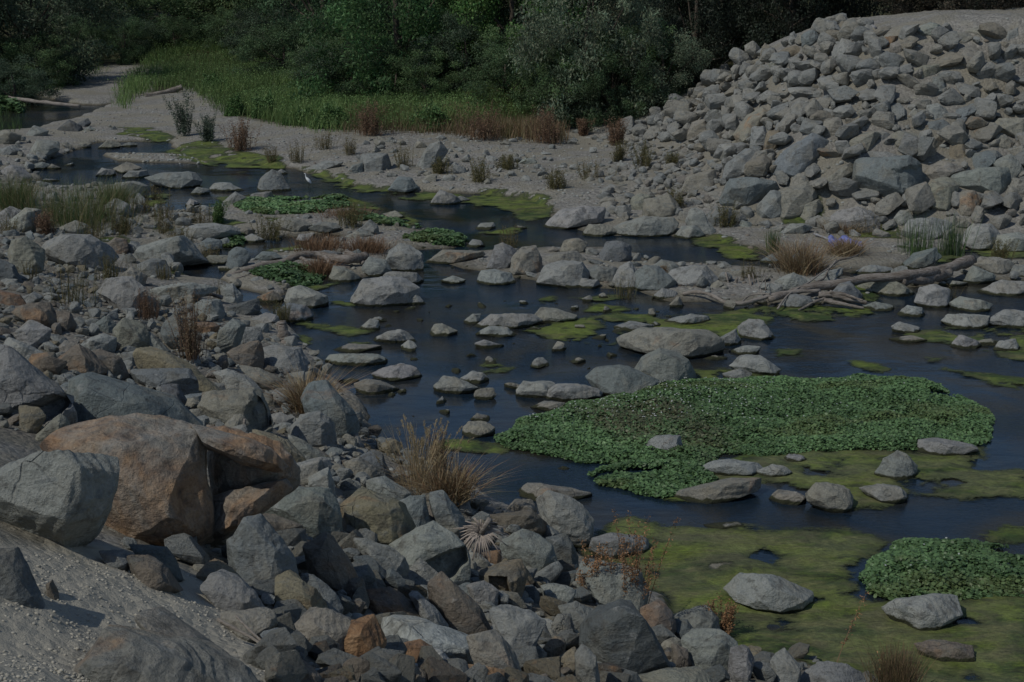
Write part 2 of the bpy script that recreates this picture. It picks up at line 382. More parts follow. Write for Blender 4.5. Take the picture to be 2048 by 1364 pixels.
def height(x, y):
    x = np.asarray(x, float); y = np.asarray(y, float)
    f = (x > GX0) & (x < GX1) & (y > GY0) & (y < GY1)
    return np.where(f, lookup(G_FINE, x, y), lookup(G_FAR, x, y))
def hit(px, py, level=0.0):                              # where lines of sight first meet the land or the water
    d = ray(px, py); n = len(d); t = np.full(n, 4.0); done = np.zeros(n, bool); res = np.full(n, np.nan)
    for k in range(520):
        tn = t*1.0075
        x, y, z = d[:, 0]*tn, d[:, 1]*tn, CAMZ+d[:, 2]*tn
        h = np.maximum(height(x, y), level)
        new = (~done) & (z <= h); res[new] = tn[new]; done |= new
        t = tn
        if done.all(): break
    res = np.where(np.isnan(res), t, res)
    P = d*res[:, None]; P[:, 2] += CAMZ
    return P, res
def hit1(px, py):
    P, t = hit([px], [py]); return P[0], float(t[0])

# ground sheet: rings that widen with distance, one surface out to the horizon
rr = np.concatenate([np.linspace(1.0, 8, 30)[:-1], 8*np.power(110/8.0, np.linspace(0, 1, 620))[:-1], 110*np.power(10.0, np.linspace(0, 1, 50))])
aa = np.concatenate([np.linspace(-80, -24, 40)[:-1], np.linspace(-24, 24, 430), np.linspace(24, 80, 40)[1:]])
RR, AA = np.meshgrid(rr, np.radians(aa), indexing='ij')
X = (RR*np.tan(np.clip(AA, -1.2, 1.2))).ravel(); Y = (RR*np.ones_like(AA)).ravel()
Z = height(X, Y); Z = np.where((X > 199) | (X < -199) | (Y > 329), 10+0.02*np.abs(Y), Z)
na = len(aa); idx = np.arange(len(rr)*na).reshape(len(rr), na)
Fc = np.stack([idx[:-1, :-1], idx[1:, :-1], idx[1:, 1:], idx[:-1, 1:]], -1).reshape(-1, 4)[:, ::-1]
gx, gy, gw = project(X, Y, Z); GP = np.column_stack([gx, gy])
def soft(px, w): return np.clip(sdist(GP, poly(px))/w+.5, 0, 1)
wild = np.clip((Y-64)/2, 0, 1)*(1-soft("60 130 330 130 300 190 400 170 480 235 640 262 1000 275 1000 330 -100 330 -100 225 120 215 60 180", 8))*(1-np.clip((Z-4.6)*2, 0, 1)*np.clip((64-Y)/2+.5, 0, 1))
slope = soft("1250 275 1350 215 1450 150 1600 82 1680 42 1760 85 2300 85 2300 420 1700 420 1500 400 1300 380", 30)
bank = soft("-300 480 100 470 250 560 420 600 560 700 660 760 760 860 960 1000 1150 1090 1200 1200 1480 1290 1800 1340 1900 1600 560 1500 520 1220 380 1130 250 1100 220 900 -300 850", 30)
g = link('ground', mesh_np('ground', np.column_stack([X, Y, Z]), Fc, np.column_stack([wild, np.maximum(slope*.35, bank), soft('-400 1085 240 1090 380 1140 520 1240 560 1500 -400 1700', 20)])), M_GROUND); tag(g, kind='structure')
wv = np.array([[-90, 4, 0], [90, 4, 0], [90, 120, 0], [-90, 120, 0]], float)
w = link('water', mesh_np('water', wv, [[0, 1, 2, 3]], smooth=False), M_WATER); tag(w, kind='structure')

# ---------------------------------------------------------------- rocks
PAL = dict(g=(.235, .245, .232), b=(.190, .212, .212), p=(.290, .297, .278), w=(.40, .405, .385), t=(.262, .252, .212), o=(.235, .205, .145), r=(.225, .150, .10), n=(.19, .165, .135), d=(.125, .135, .137))
STAIN = dict(g=.12, b=.1, p=.05, w=0, t=.3, o=.55, r=1.0, n=.45, d=.1)
CNAME = dict(g='grey', b='blue-grey', p='pale grey', w='white', t='tan', o='ochre', r='rusty', n='brown', d='dark')
def shape(dirs, r0, seed, size, cuts, amp=0.07):
    """cuts: list of (normal, share of the extent kept); r0: radius per direction"""
    V = dirs*r0[:, None]
    nz = fbm(V/size*3.0+seed*1.7, seed, 3)
    for n, k in cuts:
        pr = V @ n; h = pr.max()*k*(1+0.02*nz)
        m = pr > h
        V[m] *= (h[m]/pr[m])[:, None]
    q = V/size+seed*3.1
    d = amp*fbm(q*1.6, seed+7, 2)+amp*0.42*fbm(q*5.5, seed+9, 3)
    sd = np.random.RandomState(seed).normal(size=3); sd /= np.linalg.norm(sd)
    s = (V @ sd)/size*7+1.6*fbm(q*1.3, seed+3, 2)
    d = d+amp*(0.30 if size < 1.0 else 0.02)*(np.abs((s % 1)-0.5)*2-0.5)
    V = V+dirs*(d*size)[:, None]
    return V
NEARR = R_; 
def rdir_(n, rs):
    v = rs.normal(size=(n, 3)); return v/np.linalg.norm(v, axis=1)[:, None]
def hull_planes(pts):
    bm = bmesh.new()
    for q in pts: bm.verts.new([float(v) for v in q])
    bm.verts.ensure_lookup_table(); bmesh.ops.convex_hull(bm, input=bm.verts); bm.normal_update()
    c = np.mean([q for q in pts], 0); N, Dd = [], []
    for f in bm.faces:
        n_ = np.array(f.normal[:]); v = np.array(f.verts[0].co[:])
        if np.linalg.norm(n_) < .5: continue
        if n_ @ (v-c) < 0: n_ = -n_
        d_ = n_ @ v
        N.append(n_); Dd.append(max(d_, 1e-3))
    bm.free(); return np.array(N), np.array(Dd)
def plane_radius(D, N, Dd):
    pr = D @ N.T; pr = np.where(pr > 1e-4, Dd[None]/np.maximum(pr, 1e-4), 1e9); return pr.min(1)
def rock_from_outline(Q, seed, sub, back, over=False, few=False):
    """outline (m, in the plane that faces the bank) given as radius by angle, own depth 'back'"""
    D, Fc = ico(sub); rs = np.random.RandomState(seed)
    th = np.arctan2(D[:, 1], D[:, 0]); n = 256
    ang = np.linspace(-math.pi, math.pi, n, endpoint=False); rad = np.zeros(n)
    ca, sa = np.cos(ang), np.sin(ang); m = len(Q)
    for i in range(m):
        (x0, y0), (x1, y1) = Q[i], Q[(i+1) % m]; ex, ey = x1-x0, y1-y0
        den = ca*ey-sa*ex
        with np.errstate(divide='ignore', invalid='ignore'):
            t = (x0*ey-y0*ex)/den; u = (x0*sa-y0*ca)/den
        ok = (np.abs(den) > 1e-9) & (t > 0) & (u >= -0.001) & (u <= 1.001)
        rad = np.where(ok, np.maximum(rad, t), rad)
    rad = np.where(rad <= 0, np.median(rad[rad > 0]), rad)
    f = (th+math.pi)/(2*math.pi)*n; i0 = np.floor(f).astype(int) % n; w = f-np.floor(f)
    Rr = rad[i0]*(1-w)+rad[(i0+1) % n]*w
    pts = []
    lo = Q[:, 1].min(); hgt = Q[:, 1].max()-lo
    for (qx, qy) in Q:
        c_ = rs.uniform(-.30, .35)
        if over and qy < lo+.45*hgt: c_ = -.55
        pts.append((qx, qy, c_*back)); 
        if rs.rand() < .6: pts.append((qx*.93, qy*.93, (c_-rs.uniform(.3, .6))*back))
    nf = 4 if few else 5+rs.randint(4)
    for k in range(nf):
        a_ = 2*math.pi*(k+rs.uniform(-.35, .35))/nf; f_ = rs.uniform(.45, .86)*(.8 if few else 1); i_ = int((a_+math.pi)/(2*math.pi)*n) % n
        y_ = rad[i_]*math.sin(a_)*f_+(.14*hgt if over else 0)
        pts.append((rad[i_]*math.cos(a_)*f_, y_, back*rs.uniform(.45, .95)))
    for k in range(6):
        a_ = rs.uniform(0, 6.283); i_ = int(a_/(2*math.pi)*n) % n
        pts.append((rad[(i_+n//2) % n]*math.cos(a_)*.6, rad[(i_+n//2) % n]*math.sin(a_)*.6, -back*rs.uniform(.6, .95)))
    PN, PD = hull_planes(pts)
    r0 = plane_radius(D, PN, PD)
    cuts = []
    for k in range(3 if sub < 6 else 9):                   # lesser breaks
        n_ = rs.normal(size=3); n_[2] = abs(n_[2])*1.1; n_ /= np.linalg.norm(n_); cuts.append((n_, rs.uniform(0.86, 0.96)))
    size = math.sqrt(max((Q[:, 0].max()-Q[:, 0].min())*(Q[:, 1].max()-Q[:, 1].min()), 1e-4))
    V = shape(D, r0, seed, size, cuts, 0.05 if few else 0.06 if sub == 7 else 0.036)
    return V, Fc
ROCKS = """p 0 945 60 912 150 908 214 918 224 938 218 985 208 1020 165 1062 110 1095 60 1085 0 1050 -30 1000 -30 950=big pale boulder at the left edge
r 100 885 165 852 240 855 275 824 320 826 385 848 405 866 470 880 540 905 572 945 565 985 530 1015 480 1045 430 1085 350 1108 260 1092 200 1072 190 1040 212 1000 222 950 218 918 130 908=great rust-stained overhanging boulder
b 145 757 180 745 240 765 330 795 355 820 390 842 385 852 310 845 275 850 230 870 165 880 135 845 148 790=broad blue-grey slab behind the rusty boulder
g -25 690 25 697 70 737 110 765 130 785 145 805 140 825 95 845 60 830 20 830 -25 825=large grey boulder with shaded hollow, left edge
o 37 812 75 815 92 833 80 855 65 870 45 867 38 840
t 118 828 135 845 130 872 85 892 70 870 100 845
p 0 688 20 675 50 685 95 707 100 722 55 727 5 710
n 55 710 108 705 122 738 115 748 95 744 60 727
n 115 715 140 695 160 690 180 705 215 735 195 748 140 740
n 180 705 200 698 240 715 255 745 248 758 215 743
t 108 700 130 680 155 690 150 712 115 714
t 225 660 250 637 280 645 295 665 300 690 270 707 240 702 228 690=tan wedge rock behind the brown boulders
g 280 665 300 665 340 700 330 717 300 702
o 275 707 290 690 330 700 380 725 400 745 430 765 470 785 425 788 390 782 350 752 272 735=long ochre slab
b 255 740 330 738 375 738 392 760 392 787 345 782 325 772 275 770
d 320 770 355 768 372 800 360 820 335 797
b 358 792 415 783 418 800 400 815 358 817
t 405 787 430 790 510 778 520 785 535 815 545 850 525 864 480 862 450 852 410 842 402 815=large tan block with shaded end
p 430 745 460 738 490 750 530 780 535 792 515 782 470 784 445 767
t 478 730 520 735 560 760 555 777 530 770 500 757
n 455 705 480 690 520 682 525 705 522 739 495 737 470 727
g 518 700 545 690 600 697 618 725 612 744 595 752 525 742=wide cracked block at the water
g 440 660 465 640 482 640 490 652 475 680 458 712 430 707
g 455 680 490 655 520 655 525 677 500 692 470 697
r 390 645 425 645 440 650 430 667 400 672
g 387 610 405 600 440 600 450 625 445 642 390 642
d 450 615 515 597 518 620 500 632 455 630
p 440 570 465 567 485 590 480 607 445 607
p 495 640 530 625 557 630 558 642 520 647
n 515 595 545 580 567 597 560 605 520 604
p 572 600 580 575 600 570 632 585 652 592 650 612 612 620 580 610=pale twin-topped rock by the shore
b 558 622 580 605 612 612 622 628 612 641 590 643 562 634
p 530 895 552 885 560 905 570 930 560 952 545 930
o 500 858 530 865 575 880 610 910 610 927 575 927 550 890 515 882
g 575 868 610 880 655 910 640 927 615 927 595 900
p 578 935 620 925 640 915 658 920 660 937 635 960 615 972 585 972 575 950
p 615 955 655 938 665 965 672 987 650 990 620 980
g 522 995 570 970 620 975 662 980 685 1020 688 1057 660 1068 615 1072 600 1050 560 1035 530 1022=big rough grey boulder
n 500 1025 550 1030 605 1050 612 1068 580 1068 540 1052
b 455 1060 490 1030 520 1030 540 1065 565 1080 585 1120 590 1147 555 1152 535 1182 510 1182 470 1155 455 1110=dark blue boulder under the rusty overhang
o 395 1147 425 1118 460 1135 490 1160 490 1180 440 1170 400 1165
o 525 1187 555 1150 575 1143 600 1155 635 1180 650 1210 640 1227 600 1238 560 1224 530 1208=orange-tan rock with dark face
b 600 1150 625 1145 670 1185 685 1210 680 1238 655 1220 640 1190
n 610 1090 650 1070 665 1080 700 1130 720 1165 700 1182 660 1178 630 1155 612 1120=dark brown block
g 420 1152 440 1145 470 1155 510 1185 530 1215 500 1230 460 1230 420 1200 405 1172
t 440 1227 520 1220 545 1225 550 1250 530 1268 510 1284 490 1262 445 1245
b 520 1267 555 1255 570 1280 555 1312 535 1304
t 580 1262 620 1220 650 1217 680 1235 712 1250 700 1290 680 1312 650 1314 610 1300 590 1298=broad tan rock
r 700 1247 745 1235 775 1290 760 1328 720 1334 700 1300 665 1280=rust-brown jagged rock
n 690 1320 730 1312 745 1340 740 1372 690 1374 680 1347
n 580 1312 620 1328 650 1360 640 1385 560 1380
n 200 1292 230 1262 280 1265 345 1290 400 1300 420 1310 480 1330 530 1380 520 1400 160 1400 165 1325=big brown bedrock lump, bottom left
t 275 1232 310 1225 360 1255 410 1290 450 1320 490 1350 430 1348 380 1318 340 1280=long sloping tan slab
d -20 1100 25 1098 45 1130 95 1205 60 1208 0 1202 -20 1190=dark wedge at the left edge
n 92 1170 105 1158 120 1195 98 1202
b 200 1102 245 1100 270 1115 250 1140 215 1130
n 255 1112 290 1115 330 1130 362 1170 320 1172 265 1158
d 260 1088 330 1095 350 1120 362 1147 330 1145 290 1118
b 720 917 745 900 765 905 785 950 795 967 770 965 745 940
t 690 925 720 915 740 930 760 945 745 965 700 965
g 735 962 770 955 800 975 820 985 815 997 790 1009 745 996
o 685 1007 720 975 780 1000 810 1010 825 1050 800 1072 770 1084 715 1080 690 1062=big rounded brown boulder
b 795 1002 820 990 850 990 862 1045 840 1056 815 1036
g 855 987 880 975 900 1010 920 1020 930 1040 925 1072 885 1066 868 1034
p 778 1092 820 1070 866 1047 880 1070 900 1080 920 1082 934 1108 934 1145 890 1156 850 1136 800 1118=large pale block with dark underside
g 705 1072 780 1092 810 1117 815 1142 770 1164 745 1149 730 1112
p 795 1170 815 1142 840 1117 875 1145 872 1172
n 855 1157 885 1143 905 1160 935 1190 960 1210 975 1240 997 1268 960 1278 930 1279 905 1246 885 1216 858 1197=long brown leaning boulder
n 720 1217 735 1182 780 1175 820 1200 850 1225 852 1244 800 1240 760 1242 730 1239=brown wedge behind the white rock
p 815 1182 835 1185 870 1215 895 1245 907 1268 870 1262 845 1232
w 762 1247 790 1238 850 1245 920 1270 970 1295 972 1322 930 1334 895 1320 870 1306 820 1296 772 1278=long white rock
r 785 1292 840 1278 865 1295 838 1332 800 1329
w 840 1302 850 1293 880 1300 917 1332 905 1349 885 1342 845 1344 830 1332
n 785 1322 820 1325 850 1345 862 1380 785 1380
p 978 1217 1010 1213 1060 1225 1090 1242 1080 1268 1060 1294 1035 1324 1010 1296 993 1267=pale flat-topped block
t 935 1277 990 1265 1030 1310 1052 1355 1045 1385 980 1385 965 1326
r 925 1332 965 1325 1007 1342 1000 1385 920 1385
o 958 1142 1010 1125 1040 1120 1054 1145 1047 1182 1030 1199 1010 1190 980 1180=yellow pitted rock
g 935 1172 970 1160 995 1180 990 1208 960 1210 945 1194
p 938 1112 955 1105 980 1125 975 1139 950 1140 935 1132
r 965 1106 1000 1100 1003 1127 980 1132
g 1000 1082 1045 1060 1075 1075 1100 1090 1112 1120 1085 1144 1050 1140 1030 1126 1005 1110=grey boulder beside the dried flower head
t 998 1022 1030 998 1065 1000 1072 1020 1040 1027
n 960 1032 1060 1020 1092 1047 1090 1064 1040 1069 990 1064
p 1073 1002 1100 985 1140 995 1165 1010 1187 1040 1192 1064 1150 1075 1110 1070 1085 1045=pale boulder with rusty underside
d 1093 1077 1130 1068 1147 1085 1155 1112 1152 1144 1120 1140 1100 1124
g 1053 1152 1115 1122 1127 1135 1100 1164 1060 1169
p 1083 1172 1110 1165 1152 1180 1140 1204 1110 1219 1095 1210
g 1100 1257 1115 1230 1140 1230 1147 1260 1120 1278 1105 1278
o 1090 1292 1110 1273 1132 1280 1130 1304 1110 1324 1092 1314
o 1118 1312 1150 1290 1162 1320 1135 1350
p 1148 1122 1180 1116 1240 1128 1280 1140 1294 1170 1287 1204 1255 1220 1210 1206 1160 1176=pale slab among the dry stems
g 1115 1212 1150 1200 1180 1215 1202 1230 1187 1264 1155 1270 1140 1246
d 1153 1264 1195 1215 1230 1197 1262 1205 1280 1240 1310 1280 1337 1320 1342 1337 1290 1347 1240 1358 1200 1338 1170 1300=big dark pointed boulder
n 1280 1217 1320 1200 1347 1225 1352 1257 1335 1284 1305 1276 1285 1254
g 1343 1232 1380 1215 1415 1215 1437 1240 1440 1264 1390 1270 1360 1260
p 1363 1277 1395 1258 1440 1262 1477 1290 1482 1332 1455 1355 1410 1346 1375 1316=rounded pale blue boulder
g 1460 1292 1490 1285 1507 1320 1490 1380 1455 1380
g 1540 1312 1570 1298 1602 1330 1590 1385 1545 1385
g 1598 1342 1640 1325 1690 1330 1732 1350 1735 1390 1600 1390
t 1270 1352 1330 1340 1400 1345 1425 1372 1420 1400 1270 1400
n 1345 1287 1375 1300 1382 1325 1360 1344 1345 1324
g 1165 1292 1190 1310 1197 1364 1190 1400 1165 1400 1150 1312
g 1185 1077 1225 1066 1280 1075 1297 1090 1287 1107 1230 1110 1188 1107=dark-sided rock on the near algae
t 1343 999 1360 980 1410 970 1460 957 1520 957 1510 977 1460 992 1400 1002
p 1405 937 1430 920 1470 916 1510 925 1527 942 1510 952 1450 952=pale bumpy rock below the cress
p 1515 942 1545 926 1565 930 1580 945 1550 959 1520 957
p 1566 920 1580 907 1600 910 1617 922 1590 929
t 1543 997 1560 980 1590 982 1612 995 1590 1005 1555 1007
t 1616 987 1635 964 1660 966 1690 970 1702 995 1697 1018 1675 1024 1640 1012 1620 1002=rounded rock with dark wet foot
p 1728 977 1760 967 1800 972 1814 990 1795 1007 1755 1002
g 1753 942 1770 915 1795 898 1810 905 1830 930 1825 952 1790 957=grey tooth-shaped rock
p 1833 907 1850 880 1880 877 1945 890 1952 905 1900 912 1850 914=long pale rock at the cress corner
p 1293 887 1315 870 1355 870 1367 905 1330 912 1300 902=pale rock inside the cress
t 1408 1050 1430 1050 1470 1043 1490 1050 1450 1058
p 1463 1180 1490 1147 1530 1143 1560 1155 1578 1175 1617 1185 1617 1207 1570 1217 1520 1209 1480 1196=wide pale rock on the algae flat
p 1776 1217 1800 1198 1865 1188 1907 1195 1914 1225 1880 1246 1820 1252 1795 1239=oval pale rock before the corner cress
n 1838 1287 1880 1275 1940 1290 1947 1312 1900 1326 1850 1314
p 2033 1187 2050 1180 2065 1200 2035 1203
t 1038 987 1060 967 1085 965 1110 975 1170 983 1182 990 1120 997 1060 1002
t 1110 939 1125 932 1138 936 1130 943
t 926 860 940 842 970 840 992 855 985 874 950 876 930 870=stacked brown stone at the cress tip
t 936 840 955 826 975 832 979 841 950 843
p 1033 787 1050 760 1100 762 1112 775 1090 799 1045 797=pale humped rock left of the cress
p 1088 792 1110 768 1150 765 1195 778 1207 795 1160 802 1110 802
t 1063 814 1090 802 1125 805 1132 817 1090 820
b 1178 747 1200 733 1240 728 1270 740 1307 760 1300 777 1270 787 1220 787 1190 767=pale blue boulder with dark base
g 1266 747 1290 715 1320 695 1350 700 1370 720 1390 757 1350 767 1290 757=grey peaked boulder
t 1238 672 1290 655 1400 660 1432 680 1432 700 1400 712 1360 712 1300 702 1250 692=broad flat sandy rock
p 1328 642 1380 627 1415 632 1422 645 1380 654 1340 652
g 1230 652 1260 642 1302 650 1285 663 1240 664
p 1423 682 1470 657 1480 685 1450 690
p 1478 652 1500 634 1525 640 1547 672 1520 682 1485 670=egg-shaped pale rock by the dark water
t 1408 717 1430 710 1452 715 1440 726 1415 725
p 1463 702 1490 690 1522 693 1510 706 1470 709
p 1448 747 1480 735 1502 745 1490 762 1460 764
p 1468 732 1490 708 1520 710 1557 737 1540 747 1500 747
p 953 687 970 680 1007 690 985 699 960 697
p 740 682 770 665 800 657 815 665 837 685 780 687=low pale rock mid-stream
p 716 657 740 637 755 640 759 660 735 664
t 860 667 870 648 885 645 914 662 890 673 865 670=small tan pointed rock mid-stream
t 660 702 700 688 755 690 757 697 700 707 672 707
p 653 722 665 708 700 706 750 708 772 718 765 732 700 732 665 730=long flat pale rock in the water
p 743 742 800 725 830 735 840 750 790 760 755 752
p 873 772 890 750 910 752 952 775 940 787 900 789 878 784=pale rock with dark wet base
p 923 757 945 741 965 745 977 758 955 766
t 713 767 735 757 760 760 797 780 770 792 725 792
t 678 762 700 755 715 760 712 771 690 769
p 713 592 730 560 775 550 810 560 834 575 828 602 790 610 750 608 720 607=massive rippled boulder in the pool
g 768 550 790 542 830 545 842 560 825 572 800 564
p 798 607 830 585 847 605 820 612
p 766 532 780 500 800 487 820 490 847 510 840 537 810 547 775 542=domed pale boulder beside the debris
g 723 537 740 512 770 520 780 540 765 552 740 550
t 658 557 670 530 690 535 727 557 700 567 675 565
p 883 562 905 551 932 560 910 569
p 953 567 965 540 990 537 1020 545 1029 562 990 569=flat-topped pale rock below the upright one
t 1020 547 1025 515 1045 492 1070 487 1082 515 1080 542 1055 550 1035 543=upright smooth tan rock
g 973 532 990 490 1005 485 1030 500 1025 522 1000 542
p 928 642 945 627 960 627 955 647 935 650
p 938 657 985 627 1010 625 1065 627 1077 640 1040 657 980 660=long pale rock cluster mid-stream
t 1058 642 1085 615 1105 615 1147 630 1147 644 1090 647
p 953 667 980 652 1010 655 1032 668 990 672
p 1048 660 1070 652 1089 658 1080 665 1058 665
t 853 522 890 500 930 505 972 502 960 511 920 522 870 527
p 1078 562 1090 530 1130 520 1165 525 1177 545 1160 572 1120 574 1095 567=wide pale rock on the central bar
g 1168 547 1190 527 1230 535 1242 545 1225 560 1200 564 1180 557
p 1153 572 1165 555 1195 560 1202 572 1170 580
b 1198 512 1215 485 1240 480 1260 490 1255 517 1230 524 1205 520=blue block on the central bar
t 1118 502 1130 482 1155 475 1172 485 1165 502 1140 507
t 1087 503 1105 492 1117 500 1100 506
t 1083 522 1110 505 1150 500 1172 520 1130 527
p 1225 562 1240 530 1260 520 1272 545 1277 572 1235 580
b 1268 547 1290 530 1320 535 1347 560 1340 574 1290 582 1272 572
g 1308 532 1325 520 1345 525 1362 540 1345 552 1320 542
p 1333 557 1350 540 1375 530 1410 530 1432 550 1420 572 1370 572 1340 564=long pale rock before the dark pool
g 1308 592 1325 575 1352 582 1352 597 1325 604
p 1086 450 1130 415 1160 412 1205 412 1214 425 1200 442 1150 447 1110 454=pale ledge beside the back pool
t 1163 472 1180 448 1215 450 1232 465 1200 476
p 1228 457 1290 430 1340 435 1354 450 1340 470 1290 472 1240 464=striped rock at the pool edge
t 1283 434 1290 400 1340 390 1357 410 1357 432
p 1348 472 1365 452 1390 450 1407 465 1400 477 1360 478
t 1258 418 1265 395 1280 388 1302 392 1290 422
p 1373 442 1385 410 1405 420 1432 460 1425 472 1380 457
p 860 406 880 378 892 385 917 395 917 406 870 410=triangular pale rock mirrored in the pool
p 893 402 920 392 937 398 930 406
t 766 405 780 398 794 404
t 833 403 845 398 859 403
p 941 462 960 446 985 444 990 455 970 463
t 1020 461 1035 450 1052 455 1045 462
g 928 496 945 478 960 480 970 492 940 498
g 510 382 525 350 545 338 560 345 577 375 572 384 530 385=grey double rock left of the egret
p 553 347 563 337 574 347 565 353
p 463 346 490 342 500 346 475 350
g 498 397 505 388 540 383 545 395 530 404 510 402
g 448 402 470 383 492 395 485 410 460 410
p 413 382 430 366 460 365 487 380 440 385
g 381 387 395 373 417 378 415 390 390 392
p 368 412 380 396 399 405 390 415
g 293 357 330 345 360 350 385 342 397 360 380 377 330 372
p 213 392 235 368 270 363 299 375 285 392 240 397=pale rock behind the tall grass
p 198 417 230 398 260 410 262 427 225 434
t 228 337 255 323 282 335 250 347
p 243 357 260 340 290 340 294 352 260 360
p 190 352 205 335 227 340 230 350 205 354
t 188 299 215 280 235 283 244 292 210 300=cream rock in the far creek
g 243 292 258 284 274 288 262 296
t 143 299 165 280 182 287 180 300
p 58 302 75 280 110 282 122 300 95 312 70 307
g -10 302 25 290 40 300 20 314 -10 314
t -10 267 15 260 42 270 30 287 -10 292
p 50 270 70 252 97 262 90 274 60 275
d 116 257 140 240 160 250 167 262 130 264=black rock in the upstream shade
d 155 247 175 236 182 245 165 257
d 213 260 230 252 237 260 220 264
g 163 262 180 252 192 258 180 266
p 3 342 25 330 50 340 67 355 40 367 15 357
g 60 332 85 323 99 330 85 340 65 337
t 90 338 105 328 122 336 108 341
p 128 331 145 325 152 333 135 335
p 68 366 90 357 117 360 100 367
t 553 442 570 433 600 438 619 450 600 462 560 457=tan loaf rock below the cress strip
g 618 457 640 443 670 445 682 455 650 465
g 688 457 700 440 717 448 712 462
g 713 462 740 440 752 450 757 465 730 472
p 688 472 720 455 747 470 700 477
p 593 482 600 468 627 465 620 482 605 489
t 768 427 790 422 812 435 790 442
t 471 467 490 453 509 460 500 472 478 472
p 473 480 505 468 532 480 510 486 480 485
p 538 480 560 470 565 480 545 484
b 393 492 415 475 442 480 440 497 410 500
g 438 480 455 473 464 490 445 496
p 368 462 395 448 430 447 467 455 474 470 440 474 400 477 375 482
p 263 517 280 490 330 478 365 472 382 490 412 517 350 522 285 527=broad pale rock above the small pool
g 268 532 300 515 330 520 342 545 310 557 280 547
b 453 532 460 505 475 493 492 500 497 515 480 534 460 537=blue block standing at the small pool
t 388 527 420 510 462 510 457 527 420 532
b 510 517 525 502 547 505 562 515 520 522
g 698 507 715 498 727 508 705 514
g 623 512 650 500 682 505 640 517
p 78 497 110 475 150 470 180 470 217 490 227 510 200 532 170 537 130 524 100 514=big pale craggy boulder, left bank
t 15 512 25 482 55 475 82 500 87 532 60 547 30 534
n 213 487 230 475 252 480 257 500 235 512
d 248 512 262 505 274 520 260 530
p -10 432 20 410 50 425 40 447 10 452
p 18 442 50 415 77 420 70 452 40 467 20 457
p 118 457 150 440 177 450 170 467 130 472
d -10 517 30 530 47 560 20 567 -10 562
r -10 577 40 590 52 605 30 614 -10 612
p 198 587 215 560 260 550 292 580 265 622 230 604=pale sharp-edged rock left of the flat ones
t 238 552 265 535 292 550 285 572 255 567
p 288 582 340 565 400 568 442 575 400 592 340 602 300 597
t 258 602 290 590 322 600 310 627 270 622
n 18 622 60 605 95 605 112 640 114 662 90 657 50 632=brown ledge rock, left edge
p 28 602 70 583 87 595 60 610
p 23 667 60 640 102 660 85 692 70 697 40 682
n 108 622 140 625 152 650 130 667 115 652
b 188 652 215 630 232 650 227 670 205 667
p 158 692 180 675 205 668 230 675 227 699 190 704 165 702
b 323 667 330 640 355 625 377 665 370 702 345 692
p 538 792 555 777 580 778 602 785 585 802 560 810
b 598 792 625 765 655 765 675 785 707 820 717 850 700 882 670 874 640 844 615 824=tall grey shore boulder
g 573 862 600 830 640 822 667 845 672 882 640 892 600 882
p 538 832 560 825 587 835 575 852 550 857
p 693 882 715 865 727 890 700 897
p 1783 652 1800 643 1840 655 1820 669 1790 665=pale block in the blue pool
t 1783 677 1820 670 1852 680 1800 686
p 1903 692 1920 670 1950 680 1962 690 1930 700
t 1950 682 1980 677 1997 685 1965 694
p 1988 697 2000 680 2030 678 2037 695 2010 705
p 1888 642 1900 627 1930 627 1977 632 1977 652 1920 658
p 1973 642 2010 618 2060 622 2060 657 1990 652=large pale rock at the right edge
p 1836 602 1845 575 1870 568 1895 580 1892 612 1860 617=pale cube beside the dry tuft
p 1903 607 1925 592 1950 598 1982 608 1960 622 1920 622
p 1958 582 2000 560 2060 565 2060 592 1990 592
p 1788 632 1815 610 1840 615 1852 632 1820 635
g 1728 612 1750 603 1785 610 1787 622 1740 624
t 1723 572 1745 555 1785 553 1837 585 1830 592 1770 590 1730 582=tan wedge under the big log
b 1653 592 1680 565 1700 562 1722 590 1715 599 1670 597
g 1548 612 1580 590 1620 592 1627 605 1600 620 1560 620
b 1583 513 1601 501 1627 511 1632 532 1625 547 1593 546=blue boulder sitting in the straw
b 1523 522 1545 507 1562 515 1555 532 1535 532
p 1553 562 1585 545 1600 555 1617 565 1590 587 1560 582
p 1623 557 1650 540 1682 535 1682 552 1640 567
p 1688 547 1740 530 1780 535 1792 545 1720 550
b 1798 532 1830 505 1865 495 1877 515 1850 532 1820 542=long blue boulder in front of the reeds
g 1923 562 1950 530 1987 550 1982 564 1935 567
t 1948 527 1965 513 2010 520 2027 535 2000 547 1975 542
g 2018 552 2030 530 2060 528 2060 557
p 1883 572 1900 560 1937 566 1910 574
b 1710 352 1720 320 1820 318 1850 335 1855 362 1842 392 1815 407 1760 404 1720 378=huge blue-grey boulder at the slope foot
t 1833 392 1860 362 1895 355 1917 370 1917 397 1885 417 1850 407=round tan boulder
g 1903 352 1950 335 2010 340 2017 370 2000 402 1960 397 1910 372=overhanging grey boulder, right slope
b 1536 332 1570 300 1620 270 1657 285 1650 307 1620 337 1580 347 1555 342=big slanting blue slab on the slope
b 1438 402 1450 360 1490 355 1550 370 1557 382 1520 402 1515 427 1480 422=big blue rock above the hollow
g 1513 412 1540 380 1570 385 1567 427 1545 442 1520 432
t 1548 422 1560 380 1600 370 1625 360 1637 390 1610 412 1590 427 1560 432
t 1573 437 1600 410 1640 397 1650 415 1620 437 1585 449=leaning tan slab at the slope foot
t 1568 382 1590 345 1610 345 1630 370 1610 387
t 1618 367 1660 345 1700 325 1717 335 1700 352 1640 372
t 1358 380 1375 355 1425 342 1436 362 1412 386 1370 388=pale tan block, left foot of the slope
g 1446 347 1455 325 1490 300 1510 300 1519 320 1495 337 1470 352
g 1428 307 1440 290 1480 285 1512 295 1480 307 1450 312
t 1371 272 1385 245 1410 240 1427 270 1420 285 1395 282
